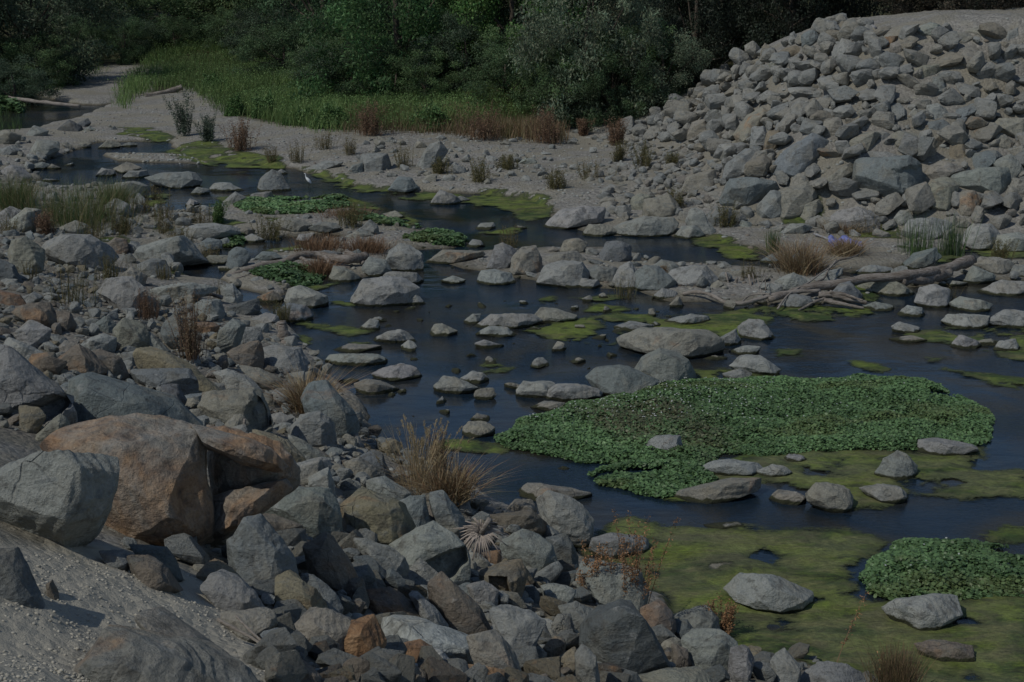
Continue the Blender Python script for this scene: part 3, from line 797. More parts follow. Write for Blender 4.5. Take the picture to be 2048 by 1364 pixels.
t 1470 262 1495 230 1525 215 1542 230 1520 257 1500 277 1480 277=smooth tan kidney-shaped rock
p 1500 292 1505 255 1530 255 1537 285 1520 307
o 1523 307 1535 265 1562 260 1555 292 1530 307
t 1643 267 1650 240 1680 233 1687 255 1675 277 1655 277
t 1343 242 1360 200 1385 200 1377 235 1365 242
o 1543 107 1590 90 1615 95 1619 112 1590 122 1575 124
t 1673 67 1695 40 1720 35 1733 45 1737 60 1700 74 1680 77=pale boulder on the slope summit
p 1731 60 1745 48 1754 55 1745 67
t 1673 112 1680 90 1700 83 1722 90 1718 107 1700 117
b 1603 72 1625 60 1642 75 1620 92 1605 87
t 1538 127 1570 108 1580 120 1555 137 1540 134
t 1883 72 1900 62 1935 63 1952 80 1945 94 1920 88 1895 87
t 1928 62 1975 48 1997 55 1970 77 1955 74
g 1993 87 2015 60 2035 55 2040 75 2020 89
t 1903 122 1920 100 1940 93 1975 105 1982 115 1955 127 1925 142=large smooth tan rock, top right
t 1813 142 1845 128 1892 130 1870 152 1850 164 1825 157
g 1753 112 1775 100 1812 120 1800 137 1770 142
t 1780 87 1800 80 1812 100 1790 112 1778 102
o 1763 92 1770 75 1797 72 1780 92
p 1830 57 1860 45 1882 55 1875 72 1845 74
b 1858 192 1865 155 1885 152 1892 180 1875 192=small blue block high on the slope
b 1896 232 1905 220 1960 202 1967 220 1940 232 1900 242=dark blue slab with shadowed front
p 1848 242 1855 210 1875 207 1897 225 1897 242 1865 247
p 1810 237 1830 215 1844 230 1840 247 1820 242
b 1838 267 1845 245 1890 238 1905 255 1890 270 1860 272
b 1898 262 1915 235 1932 235 1932 255 1910 267
t 1783 272 1795 262 1852 270 1840 282 1825 297 1800 302 1785 292
t 1838 302 1860 275 1887 270 1887 290 1865 317 1845 317
o 1898 317 1900 292 1925 290 1940 305 1930 324 1905 327=rusty ochre block on the slope
t 1698 282 1735 262 1762 265 1750 287 1725 307 1705 302
p 1723 322 1735 303 1770 305 1812 315 1770 324
t 1848 352 1860 330 1885 322 1900 332 1932 340 1905 347 1880 357 1855 364
b 1933 337 1950 305 1990 300 2007 312 1975 332 1950 342
g 1988 327 2020 308 2042 320 2050 345 2025 362 2010 352
t 1983 257 2000 235 2060 235 2060 282 2020 272=big pale tan rock, right edge of slope
t 1988 272 2005 263 2027 285 2015 302 1995 297
t 2013 387 2025 355 2060 365 2060 397 2020 402
p 1798 467 1820 440 1860 435 1902 440 1902 467 1850 477=smooth pale rock behind the reeds
p 1918 482 1945 450 1980 445 2002 470 1980 492 1950 502
p 1978 502 2000 470 2040 465 2065 480 2065 507 2000 507
p 1788 437 1800 422 1820 420 1827 440 1800 452
t 1913 432 1920 385 1945 383 1962 400 1950 422 1930 437
g 1928 427 1950 405 1975 412 1980 425 1950 432
p 1658 442 1680 420 1720 410 1752 430 1767 462 1720 467 1680 464
p 1553 467 1580 447 1605 445 1622 455 1590 470
p 1473 457 1485 440 1500 445 1512 457
g 1398 442 1430 410 1460 415 1472 440 1430 452
g 718 347 725 310 745 306 775 308 780 335 760 347=squared grey rock on the gravel bar
g 688 347 705 330 724 325 724 350
p 833 327 860 290 880 283 897 300 880 322 850 337=slanting pale rock on the gravel bar
b 778 377 800 352 820 355 832 375 800 387
p 608 337 650 320 682 325 650 342
p 1033 327 1050 315 1077 320 1070 332"""
DENTS = {'large grey boulder with shaded hollow, left edge': [("38 815 100 788 144 782 150 818 100 856 55 842", .35, 14)], 'large pale block with dark underside': [("838 1120 885 1098 932 1088 940 1122 900 1164 850 1144", .2, 9)],
    'large tan block with shaded end': [("488 852 500 810 518 780 545 812 552 855 525 872", .25, 9)], 'yellow pitted rock': [("975 1145 1015 1148 1026 1188 1000 1200 978 1175", .14, 5)],
    'huge blue-grey boulder at the slope foot': [("1770 345 1850 330 1856 400 1800 410 1785 385", .14, 10)]}
rocks = []                                                # records, then labels
for li, line in enumerate(ROCKS.strip().split('\n')):
    body, _, lm = line.partition('=')
    key = body[0]; Q = poly(body[1:])
    rocks.append(dict(key=key, Q=Q, lm=lm.strip(), li=li))
bot = np.array([[0.5*(r['Q'][:, 0].min()+r['Q'][:, 0].max()), min(r['Q'][:, 1].max(), 1400)] for r in rocks])
PB, TB = hit(bot[:, 0], bot[:, 1]-2)
for i, r in enumerate(rocks):
    Q = r['Q'].copy(); base = PB[i]; t0 = TB[i]
    wpx = Q[:, 0].max()-Q[:, 0].min(); hpx = Q[:, 1].max()-Q[:, 1].min(); mpp = t0/F
    wm, hm = wpx*mpp, hpx*mpp
    back = min(0.45*max(wm, hm), 0.60*math.sqrt(wm*hm)+0.05)
    inwater = base[2] < 0.12
    tc_ = t0+(0.12 if inwater else 0.35)*back
    mpp = tc_/F
    cy = 0.5*(Q[:, 1].max()+Q[:, 1].min()); cxp = 0.5*(Q[:, 0].max()+Q[:, 0].min())
    ext = (0.30 if inwater else 0.18)*hpx+4                 # the part sunk in the bed
    Q = np.array([cxp, cy])+(Q-[cxp, cy])*([1.16, 1.0] if inwater else [1.07, 1.07])
    low = Q[:, 1] > cy+0.15*hpx
    Q[low, 1] += ext*(Q[low, 1]-cy-0.15*hpx)/(0.35*hpx)
    cy = 0.5*(Q[:, 1].max()+Q[:, 1].min())
    cen = ray(cxp, cy)*tc_; cen[2] += CAMZ
    q = np.column_stack([(Q[:, 0]-cxp), -(Q[:, 1]-cy)])*mpp
    big = max(wpx, hpx)
    sub = 7 if big > 330 else 6 if big > 85 else 5 if big > 28 else 4
    over = r['lm'].startswith(('great rust', 'big pale boulder', 'huge blue', 'overhanging', 'big dark pointed', 'big blue rock'))
    V, Fc = rock_from_outline(q, 100+r['li'], sub, back, over)
    for (dp, dep, wd) in DENTS.get(r['lm'], []):
        dq = poly(dp); dq = np.column_stack([dq[:, 0]-cxp, -(dq[:, 1]-cy)])*mpp
        sd2 = sdist(V[:, :2], dq)/(wd*mpp)+.8*fbm(V*2.6, 3, 5)
        V[:, 2] -= np.where(V[:, 2] > 0, dep*np.clip(sd2, 0, 1)*(1+.25*fbm(V*2.1, 8, 3)), 0)
    if r['lm'].startswith('great rust'):                   # a broken block: a front lobe, a lip, and a recessed dark face
        VV, FF, n0 = [], [], 0
        for (lp, sd0, fwd, bk, ov) in (("96 888 165 852 240 850 275 822 320 824 385 846 402 864 408 905 402 960 428 1012 434 1090 350 1112 262 1098 196 1080 186 1040 205 1000 214 950 208 925 130 912", 311, .10, .62, False),
                                       ("388 858 470 878 545 902 578 945 572 988 532 1020 484 1052 432 1092 400 1060 396 960", 327, -.52, .50, True), ("384 846 440 862 500 884 552 900 580 940 560 950 520 926 460 906 400 898", 335, .02, .42, False),
                                       ("398 1000 440 985 470 1010 520 1000 566 960 574 985 532 1022 484 1056 430 1094 400 1070", 341, -.12, .42, False)):
            lq = poly(lp); c0 = lq.mean(0) if ov else .5*(lq.min(0)+lq.max(0)); c0 = .5*(lq.min(0)+lq.max(0))
            v_, f_ = rock_from_outline(np.column_stack([lq[:, 0]-c0[0], c0[1]-lq[:, 1]])*mpp, sd0, 7, bk, ov, True)
            v_ = v_+[(c0[0]-cxp)*mpp, -(c0[1]-cy)*mpp, fwd]; VV.append(v_); FF.append(f_+n0); n0 += len(v_)
        V, Fc = np.vstack(VV), np.vstack(FF)
    Wv = V[:, :1]*R_+V[:, 1:2]*U_-V[:, 2:3]*F_
    foot = np.array([cen[0], cen[1], cen[2]+Wv[:, 2].min()])
    Wv = Wv+cen-foot
    o = link('rock', mesh_np('rock', Wv, Fc, smooth=False), M_ROCK, None, foot)
    rs = np.random.RandomState(900+r['li']); c = np.array(PAL[r['key']])*rs.uniform(0.9, 1.1)
    c = c*(1+rs.uniform(-.03, .03, 3))
    st = STAIN[r['key']]*rs.uniform(.7, 1.2)+(0.25 if rs.rand() < .15 else 0)
    if r['lm'].startswith('great rust'): c = np.array([.29, .27, .235]); st = .88
    if 'bedrock' in r['lm']: c = np.array([.215, .215, .195]); st = .42
    o.color = (*c, min(1, st)); r['o'] = o; r['c'] = np.array([cxp, 0.5*(r['Q'][:, 1].max()+r['Q'][:, 1].min())])
    r['w'] = wm; r['asp'] = hpx/wpx; r['wet'] = inwater; r['px'] = big; r['P'] = cen; r['rad'] = 0.5*max(wm, hm)

# loose rocks between them: one of each build, copied
GEN, D3 = [], []
for k in range(28):
    rs = np.random.RandomState(50+k); ax = np.array([1.0, rs.uniform(.6, .95), rs.uniform(.42, .8)])
    pts = rdir_(rs.randint(10, 17), rs)*ax*rs.uniform(.8, 1.05)
    N_, D_ = hull_planes(list(pts)+[(0, 0, -.45*ax[2]), (.3, .2, .4*ax[2]), (-.3, -.2, .4*ax[2]), (.3, -.3, -.3*ax[2]), (-.3, .3, -.3*ax[2])])
    for lev, out in ((5, GEN), (3, D3)):
        D, Fc = ico(lev); V = shape(D, plane_radius(D, N_, D_), 300+k, 1.6, [], 0.022)
        V[:, 2] -= V[:, 2].min(); out.append((V.astype(np.float32), Fc))
HERO = [r['Q'] for r in rocks]
HB = np.array([[q[:, 0].min(), q[:, 0].max(), q[:, 1].min(), q[:, 1].max()] for q in HERO])
def covered(px, py):
    for k in np.nonzero((HB[:, 0] < px) & (HB[:, 1] > px) & (HB[:, 2] < py) & (HB[:, 3] > py))[0]:
        if inside(np.array([[px, py]]), HERO[k])[0]: return True
    return False
ZONES = [  # outline, how many tries, size range (m), colours, spacing share, sink
 ("1250 265 1350 215 1450 150 1600 82 1680 42 1760 75 2400 80 2400 440 1700 420 1500 350 1380 300", 14000, .28, .85, 'tttppgggbo', .62, .22),
 ("1250 265 1350 215 1450 150 1600 82 1680 42 1760 75 2400 80 2400 440 1700 430 1500 430 1280 400", 17000, .14, .40, 'tttggpbn', .66, .2),
 ("-30 480 100 470 250 560 420 600 560 700 640 760 740 860 930 1000 1140 1090 1190 1200 1470 1290 1720 1340 1780 1400 560 1400 520 1220 380 1130 250 1100 220 900 -30 850", 9000, .09, .34, 'ggggbpptntto', .66, .25),
 ("-30 480 100 470 250 560 420 600 560 700 660 760 760 860 960 1000 1150 1090 1200 1200 1480 1290 1740 1340 1800 1400 560 1400 520 1220 380 1130 250 1100 220 900 -30 850", 12000, .045, .12, 'gggpptntto', .8, .3),
 ("-30 260 100 290 200 300 200 400 400 410 460 480 350 560 100 470 -30 480", 900, .12, .5, 'ppgtt', .75, .35),
 ("430 430 700 400 900 480 760 545 560 590 400 560", 200, .10, .32, 'pgtt', .85, .35),
 ("880 500 1100 480 1300 500 1500 530 1800 550 1900 530 2300 525 2300 600 1900 620 1500 612 1300 590 1100 570 900 540", 420, .10, .5, 'ppgt', .7, .3),
 ("700 280 1300 260 1300 380 1100 360 900 380 700 340", 500, .10, .5, 'ppgt', .9, .35),
 ("1260 300 1500 300 1700 400 2350 430 2350 510 1800 480 1500 460 1150 440", 2000, .16, .65, 'tttgpb', .75, .35),
 ("450 560 620 700 680 780 600 760 480 650", 150, .1, .35, 'pgt', .85, .35),
 ("620 640 850 860 1000 800 1500 700 1500 600 1000 600", 130, .08, .42, 'pt', 1.2, .35),
]
auto = []
rz = np.random.RandomState(7)
occ = [(r['P'][0], r['P'][1], r['rad']*0.62) for r in rocks]
for zi, (s, n, a, b, cols, spc, snk) in enumerate(ZONES):
    Q = poly(s); x0, y0 = Q.min(0); x1, y1 = Q.max(0)
    pts = np.column_stack([rz.uniform(x0, x1, n*4), rz.uniform(y0, y1, n*4)]); pts = pts[inside(pts, Q)][:n]
    P, T = hit(pts[:, 0], pts[:, 1])
    sizes = np.sort(a+(b-a)*rz.power(1.0/1.9, len(pts))**1.0)[::-1]*0.5
    lst = np.array(occ+[(0., 0., 0.)]*len(pts)); nl = len(occ)
    csd = creek_sd(P[:, :2])
    for (px, py), p, sz, cs in zip(pts, P, sizes, csd):
        if (cs > 0.1 and zi != 10) or (p[1] > 75 and zi < 4): continue
        L_ = lst[:nl]
        if (((L_[:, 0]-p[0])**2+(L_[:, 1]-p[1])**2) < ((L_[:, 2]+sz)*spc)**2).any(): continue
        if covered(px, py): continue
        lst[nl] = (p[0], p[1], sz); nl += 1
        auto.append((p, sz, cols[rz.randint(len(cols))], px, py, zi, snk))
    occ = [tuple(v) for v in lst[:nl]]
auto.sort(key=lambda t: -t[1]/max(t[0][1], 1)*(1 if -20 < t[3] < 2068 else .01))
auto = [a_ for a_ in auto]
NIND = 130
genmesh = []
for k, (V, Fc) in enumerate(GEN):
    me = mesh_np('rock', V, Fc, smooth=False); me.materials.append(M_ROCK); genmesh.append(me)
RV, RF, RC = [], [], []; nv = 0
for i, (p, sz, key, px, py, zi, snk) in enumerate(auto):
    rs = np.random.RandomState(5000+i); k = rs.randint(len(GEN))
    e = (rs.uniform(-.5, .5), rs.uniform(-.5, .5), rs.uniform(0, 6.28)); sc = sz*np.array([1, 1, rs.uniform(.8, 1.15)])
    e_ = .3; sl = math.hypot(float(height(p[0]+e_, p[1])-height(p[0]-e_, p[1])), float(height(p[0], p[1]+e_)-height(p[0], p[1]-e_)))/(2*e_)
    sc = sc*1.38; sink = snk*sz-0.55*min(sl, 1)*sz
    c = np.array(PAL[key])*rs.uniform(.82, 1.1)
    if zi < 2 or zi == 8: c = c*.6+.4*np.array([.27, .26, .24])
    if i < NIND:
        o = bpy.data.objects.new('rock', genmesh[k]); C.objects.link(o)
        o.location = (p[0], p[1], p[2]-sink); o.rotation_euler = e; o.scale = [float(t) for t in sc]
        o.color = (*c, min(1, STAIN[key]*rs.uniform(.6, 1.2)))
        rocks.append(dict(key=key, lm='', o=o, c=np.array([px, py]), w=2*sz, asp=.7, wet=zi in (4, 5, 6, 7, 9, 10), px=2*sz*F/p[1], P=p, rad=sz))
    else:
        V, Fc = GEN[k] if 2*sz*F/p[1] > 60 else D3[k]
        Mx = np.array(Matrix.LocRotScale(Vector((p[0], p[1], p[2]-sink)), __import__('mathutils').Euler(e), Vector([float(t) for t in sc])))
        Vw = V @ Mx[:3, :3].T+Mx[:3, 3]
        RV.append(Vw); RF.append(Fc+nv); RC.append(np.tile(c, (len(V), 1))); nv += len(V)
if RV:
    o = link('rubble', mesh_np('rubble', np.vstack(RV), np.vstack(RF), np.vstack(RC), smooth=False), M_RUB)
    tag(o, 'smaller rubble wedged between the boulders of both banks', 'rubble', None, 'stuff')
print('ROCKS', len(rocks), 'auto', len(auto))

# labels: by look, then counted outwards from the nearest landmark rock
LMK = [r for r in rocks if r['lm']]
for r in LMK:
    r['lab'] = r['lm'] if len(r['lm'].split()) > 3 else r['lm']+(' on the far slope' if r['P'][1] > 38 and r['P'][0] > 3.5 else ' of the near bank')
    r['o']['label'] = r['lab']
seen = {}
items = []
for r in rocks:
    if r['lm']: continue
    d = [np.hypot(*(r['c']-l['c'])) for l in LMK]; l = LMK[int(np.argmin(d))]; v = r['c']-l['c']
    dr = ('right of' if v[0] > 0 else 'left of') if abs(v[0]) > abs(v[1]) else ('below' if v[1] > 0 else 'above')
    size = 'small' if r['px'] < 34 else 'big' if r['px'] > 85 else ''
    shp = 'upright' if r['asp'] > 1.15 else 'flat' if r['asp'] < .36 else ''
    look = ' '.join(t for t in (size, shp, CNAME[r['key']]) if t)
    items.append((min(d), look, dr, l['lm'], r))
items.sort(key=lambda t: t[0])
ORD = ['', 'second', 'third', 'fourth', 'fifth', 'sixth', 'seventh', 'eighth', 'ninth', 'tenth', 'eleventh', 'twelfth']+[w+'teenth' for w in ('thir', 'four', 'fif', 'six', 'seven', 'eigh', 'nine')]+['twentieth', 'twenty-first', 'twenty-second', 'twenty-third', 'twenty-fourth']
for d, look, dr, lm, r in items:
    k = seen.get((look, dr, lm), 0); seen[(look, dr, lm)] = k+1
    lmw = lm.split(',')[0]
    noun = 'stone' if r['wet'] else 'rock'
    pre = 'nearest' if k == 0 else ORD[min(k, 19)]+' nearest'
    words = (pre+' '+look+' '+noun+' '+dr+' the '+lmw).split()
    if len(words) > 16: words = words[:16]
    r['o']['label'] = ' '.join(words)
for r in rocks:
    hill = r['P'][1] > 38 and r['P'][0] > 3.5
    if r['wet'] and not hill: r['o']['category'] = 'stone'; r['o']['group'] = 'stones in and along the creek'; r['o'].name = 'stone'
    else: r['o']['category'] = 'boulder'; r['o']['group'] = 'boulders heaped on the far slope' if hill else 'boulders of the near bank'; r['o'].name = 'boulder'

# ---------------------------------------------------------------- algae, cress, pebbles
def mat_mesh(px_polys, cell, lift, wob, sandf):
    VV, FF, CC = [], [], []; n0 = 0
    for pi, (s, sand) in enumerate(px_polys):
        Q = flat(*poly(s).T, 0.0); x0, y0 = Q.min(0)-.3; x1, y1 = Q.max(0)+.3
        cl = cell*max(1, y0/26)
        xs = np.arange(x0, x1, cl); ys = np.arange(y0, y1, cl); Xg, Yg = np.meshgrid(xs, ys)
        P = np.column_stack([Xg.ravel(), Yg.ravel()]); P3 = np.column_stack([P, np.zeros(len(P))])
        s_ = sdist(P, Q)+wob*(fbm(P3*1.2, 21, 5, .62))*max(1, y0/30)
        hole = fbm(P3*1.5, 31, 4, .6)
        s_ = np.minimum(s_, ((.62 if pi != 10 else .95)-hole)*.5)
        z = lift+0.018*fbm(P3*3.5, 11, 3)+np.clip(s_, 0, .25)*.06
        ok = (s_ > -.16).reshape(Xg.shape); q = ok[:-1, :-1] | ok[1:, :-1] | ok[:-1, 1:] | ok[1:, 1:]
        ix = np.arange(len(P)).reshape(Xg.shape)
        f = np.stack([ix[:-1, :-1][q], ix[:-1, 1:][q], ix[1:, 1:][q], ix[1:, :-1][q]], -1)
        if len(f) == 0: continue
        used, inv = np.unique(f, return_inverse=True); f = inv.reshape(f.shape)
        gz = height(P[used, 0], P[used, 1])
        VV.append(np.column_stack([P[used], np.maximum(z[used], gz+.012)])); FF.append(f+n0); n0 += len(used)
        CC.append(np.column_stack([np.full(len(used), sand), np.clip(s_[used]*2+.5, 0, 1), np.zeros(len(used))]))
    return np.vstack(VV), np.vstack(FF), np.vstack(CC)
ALG = [("1035 660 1075 672 1130 685 1240 695 1240 660 1430 678 1480 682 1530 655 1560 640 1540 612 1450 625 1340 632 1220 628 1150 636 1090 648", .1),
 ("1145 624 1180 608 1250 606 1270 616 1240 626 1170 628", 0), ("1530 615 1600 612 1740 616 1760 628 1690 638 1620 645 1550 642", 0),
 ("1790 668 1880 655 2080 655 2080 725 2030 722 1960 702 1900 690 1840 685", .2), ("1890 738 1960 745 2080 762 2080 782 1990 772 1940 755", .1),
 ("1705 727 1760 728 1800 738 1770 748 1730 744", 0), ("1845 714 1888 717 1880 727 1850 726", 0), ("1545 701 1605 701 1600 712 1555 712", 0),
 ("1340 1002 1370 930 1420 915 1600 900 1850 900 1965 895 1965 940 2080 942 2080 1003 1900 1000 1820 995 1790 1015 1700 1016 1690 985 1600 978 1540 962 1500 992", .5),
 ("1385 742 1440 735 1560 748 1565 770 1400 780", .1),
 ("1185 1062 1260 1040 1330 1052 1400 1055 1480 1048 1560 1062 1690 1070 1780 1085 1740 1110 1710 1150 1740 1200 1900 1205 2080 1190 2080 1420 1740 1400 1600 1335 1530 1325 1450 1290 1360 1250 1290 1195 1220 1150 1160 1115", .45),
 ("865 874 930 878 1010 893 1015 908 930 909 880 897", .1), ("225 264 300 264 350 281 330 289 240 276", .1), ("335 300 400 290 470 305 560 326 565 338 420 333 350 320", .1),
 ("600 338 660 352 700 368 770 380 860 386 990 390 1090 405 1115 430 1060 443 1020 425 940 409 820 401 720 386 640 365", .1),
 ("1365 473 1440 476 1525 508 1515 527 1460 517 1395 490", 0), ("595 645 670 652 735 664 700 672 620 657", .1), ("640 600 690 602 705 612 660 609", 0),
 ("585 670 632 666 628 692 593 690", .1), ("950 735 985 720 1025 733 1015 750 965 747", .1), ("795 850 830 846 855 850 820 857", 0), ("1690 468 1790 472 1800 486 1700 482", .2),
 ("1975 1062 2080 1058 2080 1088 1990 1080", 0), ("965 467 1045 455 1025 471", 0), ("1065 603 1100 595 1120 602 1090 609", 0), ("340 515 380 508 400 515 350 530", .1),
 ("290 560 350 555 350 570 300 572", .1), ("560 555 640 560 610 575 560 578", .1), ("430 395 510 388 530 396 450 406", .1), ("620 570 700 560 650 580 600 590", 0),
 ("1800 500 2080 500 2080 515 1880 520", .3), ("1690 575 1730 570 1760 580 1735 600 1700 598", 0), ("560 735 590 730 600 745 570 750", 0), ("1560 455 1640 452 1640 460 1560 462", .2),
 ("715 688 745 684 750 692 720 695", 0), ("400 455 470 448 500 452 430 465", .2), ("540 445 620 455 680 462 600 470 540 462", .2), ("250 400 330 388 360 400 300 415", .2), ("300 470 360 462 400 470 340 480", .3), ("180 500 240 492 260 505 200 515", .2), ("520 500 600 492 640 500 560 512", .3), ("640 400 720 402 760 420 700 422", .1), ("1130 600 1200 590 1280 596 1200 606", .1), ("800 425 850 440 820 455 780 452", .1), ("1860 505 1930 500 1950 515 1880 525", .2)]
V, Fc, Cc = mat_mesh(ALG, .05, .014, .16, 0)
o = link('algae', mesh_np('algae', V, Fc, Cc), M_ALGAE); tag(o, 'yellow-green algae mats floating on the shallows', 'algae', None, 'stuff')

def leaves_mesh(P, L, Wd, dirs, nrm, cols):
    """flat diamond leaves: centre, length, width, direction, normal"""
    side = np.cross(nrm, dirs); side /= np.linalg.norm(side, axis=1)[:, None]+1e-9
    a = P-dirs*L[:, None]*.5; b = P+side*Wd[:, None]*.5; c = P+dirs*L[:, None]*.5; d = P-side*Wd[:, None]*.5
    V = np.stack([a, b, c, d], 1).reshape(-1, 3); n = len(P)
    Fc = np.arange(4*n).reshape(n, 4); return V, Fc, np.repeat(cols, 4, 0)
def rdir(n, rs, up=0.0):
    v = rs.normal(size=(n, 3)); v[:, 2] += up; return v/np.linalg.norm(v, axis=1)[:, None]
def round_leaves(P, r, rs, tilt=.45):
    n = len(P); N = np.column_stack([rs.normal(0, tilt, n), rs.normal(0, tilt, n)-.1, np.ones(n)]); N /= np.linalg.norm(N, axis=1)[:, None]
    a = np.cross(N, rdir(n, rs)); a /= np.linalg.norm(a, axis=1)[:, None]; b = np.cross(N, a)
    k = 6; V = []
    for i in range(k):
        t = 2*math.pi*i/k; V.append(P+(a*math.cos(t)+b*math.sin(t)*.8)*r[:, None])
    V = np.stack(V, 1).reshape(-1, 3); return V, np.arange(k*n).reshape(n, k)
def cress(px, h, label, seed, green=1.0, brown=None, flowers=0, leaf=.034, dens=900):
    gapl = .85 if dens > 1500 else .25
    rs = np.random.RandomState(seed); Q = flat(*poly(px).T, 0.0); x0, y0 = Q.min(0)-.2; x1, y1 = Q.max(0)+.2
    ar = (x1-x0)*(y1-y0); n = int(min(ar*dens, 130000))
    P = np.column_stack([rs.uniform(x0, x1, n), rs.uniform(y0, y1, n)]); P3 = np.column_stack([P, np.zeros(n)])
    s = sdist(P, Q)+.12*fbm(P3*1.8, 41, 4); ok = s > 0; P, s, P3 = P[ok], s[ok], P3[ok]
    top = h*np.clip(s/.45, 0, 1)**.5*(0.72+.40*fbm(P3*2.2, seed, 3))+.03
    depth = rs.power(3.2, len(P)); z = np.maximum(top*depth, .012)+np.maximum(height(P[:, 0], P[:, 1]), 0)
    cen = np.array([Q[:, 0].mean(), Q[:, 1].mean(), 0.0])
    P3 = np.column_stack([P, z]); col = np.array([.092, .158, .066])*green*rs.uniform(.55, 1.5, (len(P), 1))*np.array([1, 1, 1])
    col = col*(1+.25*fbm(P3*[.6, .6, 0.], 9, 3))[:, None]
    yl = np.clip(1.2*fbm(P3*[.8, 1.6, 0.]+3, 15, 4)-.4, 0, .4)[:, None]; col = col*(1-yl)+yl*np.array([.15, .165, .06])*rs.uniform(.6, 1.3, (len(P), 1))
    if brown is not None:
        bq = flat(*poly(brown).T, 0.0); bs = sdist(P, bq)+.5*fbm(P3*[1.2, 1.2, 0], 77, 3); bm_ = (np.clip(bs*1.2, 0, .8)*(rs.rand(len(P)) < .75))[:, None]
        col = col*(1-bm_)+bm_*np.array([.125, .118, .070])*rs.uniform(.5, 1.4, (len(P), 1))
    r = leaf*rs.uniform(.5, 1.45, len(P))*max(1, y0/30)
    gp = (fbm(P3*[.9, 1.5, 0.]+seed, 91, 4) < gapl); P3, r, col, P, top, s = P3[gp], r[gp], col[gp], P[gp], top[gp], s[gp]; V, Fl = round_leaves(P3, r, rs); e = link('watercress_patch', None, None, None, cen); tag(e, label, 'watercress', 'watercress patches on the creek')
    link('foliage', mesh_np('foliage', V-cen, Fl, np.repeat(col, 6, 0), smooth=False), M_CRESS, e)
    if flowers:  # blossoms beyond counting stay one part
        m = (s > .1) & (rs.rand(len(P)) < flowers) & (P[:, 1] > np.percentile(P[:, 1], 40)) & (P[:, 0]+rs.normal(0, 1.2, len(P)) < np.percentile(P[:, 0], 45))
        Pf = P3[m]+[0, 0, .02]; Pf[:, 2] = top[m]+.03; V, Fl = round_leaves(Pf, np.full(len(Pf), .016), rs, .3)
        fl_ = link('flowers', mesh_np('flowers', V-cen, Fl, np.tile([.5, .52, .5], (len(V), 1)), smooth=False), M_CRESS, e); fl_['kind'] = 'stuff'
    return e
cress("988 876 1040 842 1120 818 1250 787 1330 767 1450 762 1600 760 1750 757 1850 764 1900 787 1950 812 1978 842 1975 878 1930 897 1850 904 1700 905 1560 917 1440 905 1410 925 1300 937 1170 927 1080 912 1010 896",
      .15, 'largest watercress bed, wide and flowering white along its back edge', 1, 1.25, "1100 830 1300 780 1400 820 1450 900 1350 930 1200 910", .02, .025, 2800)
cress("1178 952 1240 927 1330 925 1400 935 1445 962 1380 987 1330 1001 1270 992 1200 974", .14, 'small bright watercress lobe beside the mid-stream channel', 2, 1.35, None, 0, .027, 2600)
cress("1703 1160 1740 1112 1800 1090 1900 1085 2090 1107 2090 1192 1960 1202 1900 1202 1780 1202 1730 1187", .17, 'dense watercress bed near the lower right corner', 3, 1.2, None, .002, .026, 3200)
cress("465 412 520 402 600 400 690 400 702 415 640 432 560 437 490 432", .14, 'watercress strip on the bar behind the tan loaf rock', 4, 1.3, None, .004, .034, 1100)
cress("803 482 870 468 937 480 927 493 860 494", .2, 'little watercress clump by the back pool', 5, 1.1, None, 0, .045, 1100)
cress("505 557 560 537 640 545 652 567 590 578 530 572", .16, 'watercress under the driftwood tangle', 6, .95, None, 0, .045, 1000)
cress("425 482 480 470 492 490 450 497", .15, 'tiny watercress clump between two blue-grey stones', 7, .85, None, 0, .045, 900)
cress("-60 197 20 203 45 215 40 226 -60 228", .5, 'green waterside clump at the far left edge', 8, 1.0, None, 0, .06, 700)
cress("690 425 760 435 820 447 840 455 760 462 700 450", .12, 'thin scattered watercress on the gravel by the back pool', 9, 1.0, None, 0, .04, 500)

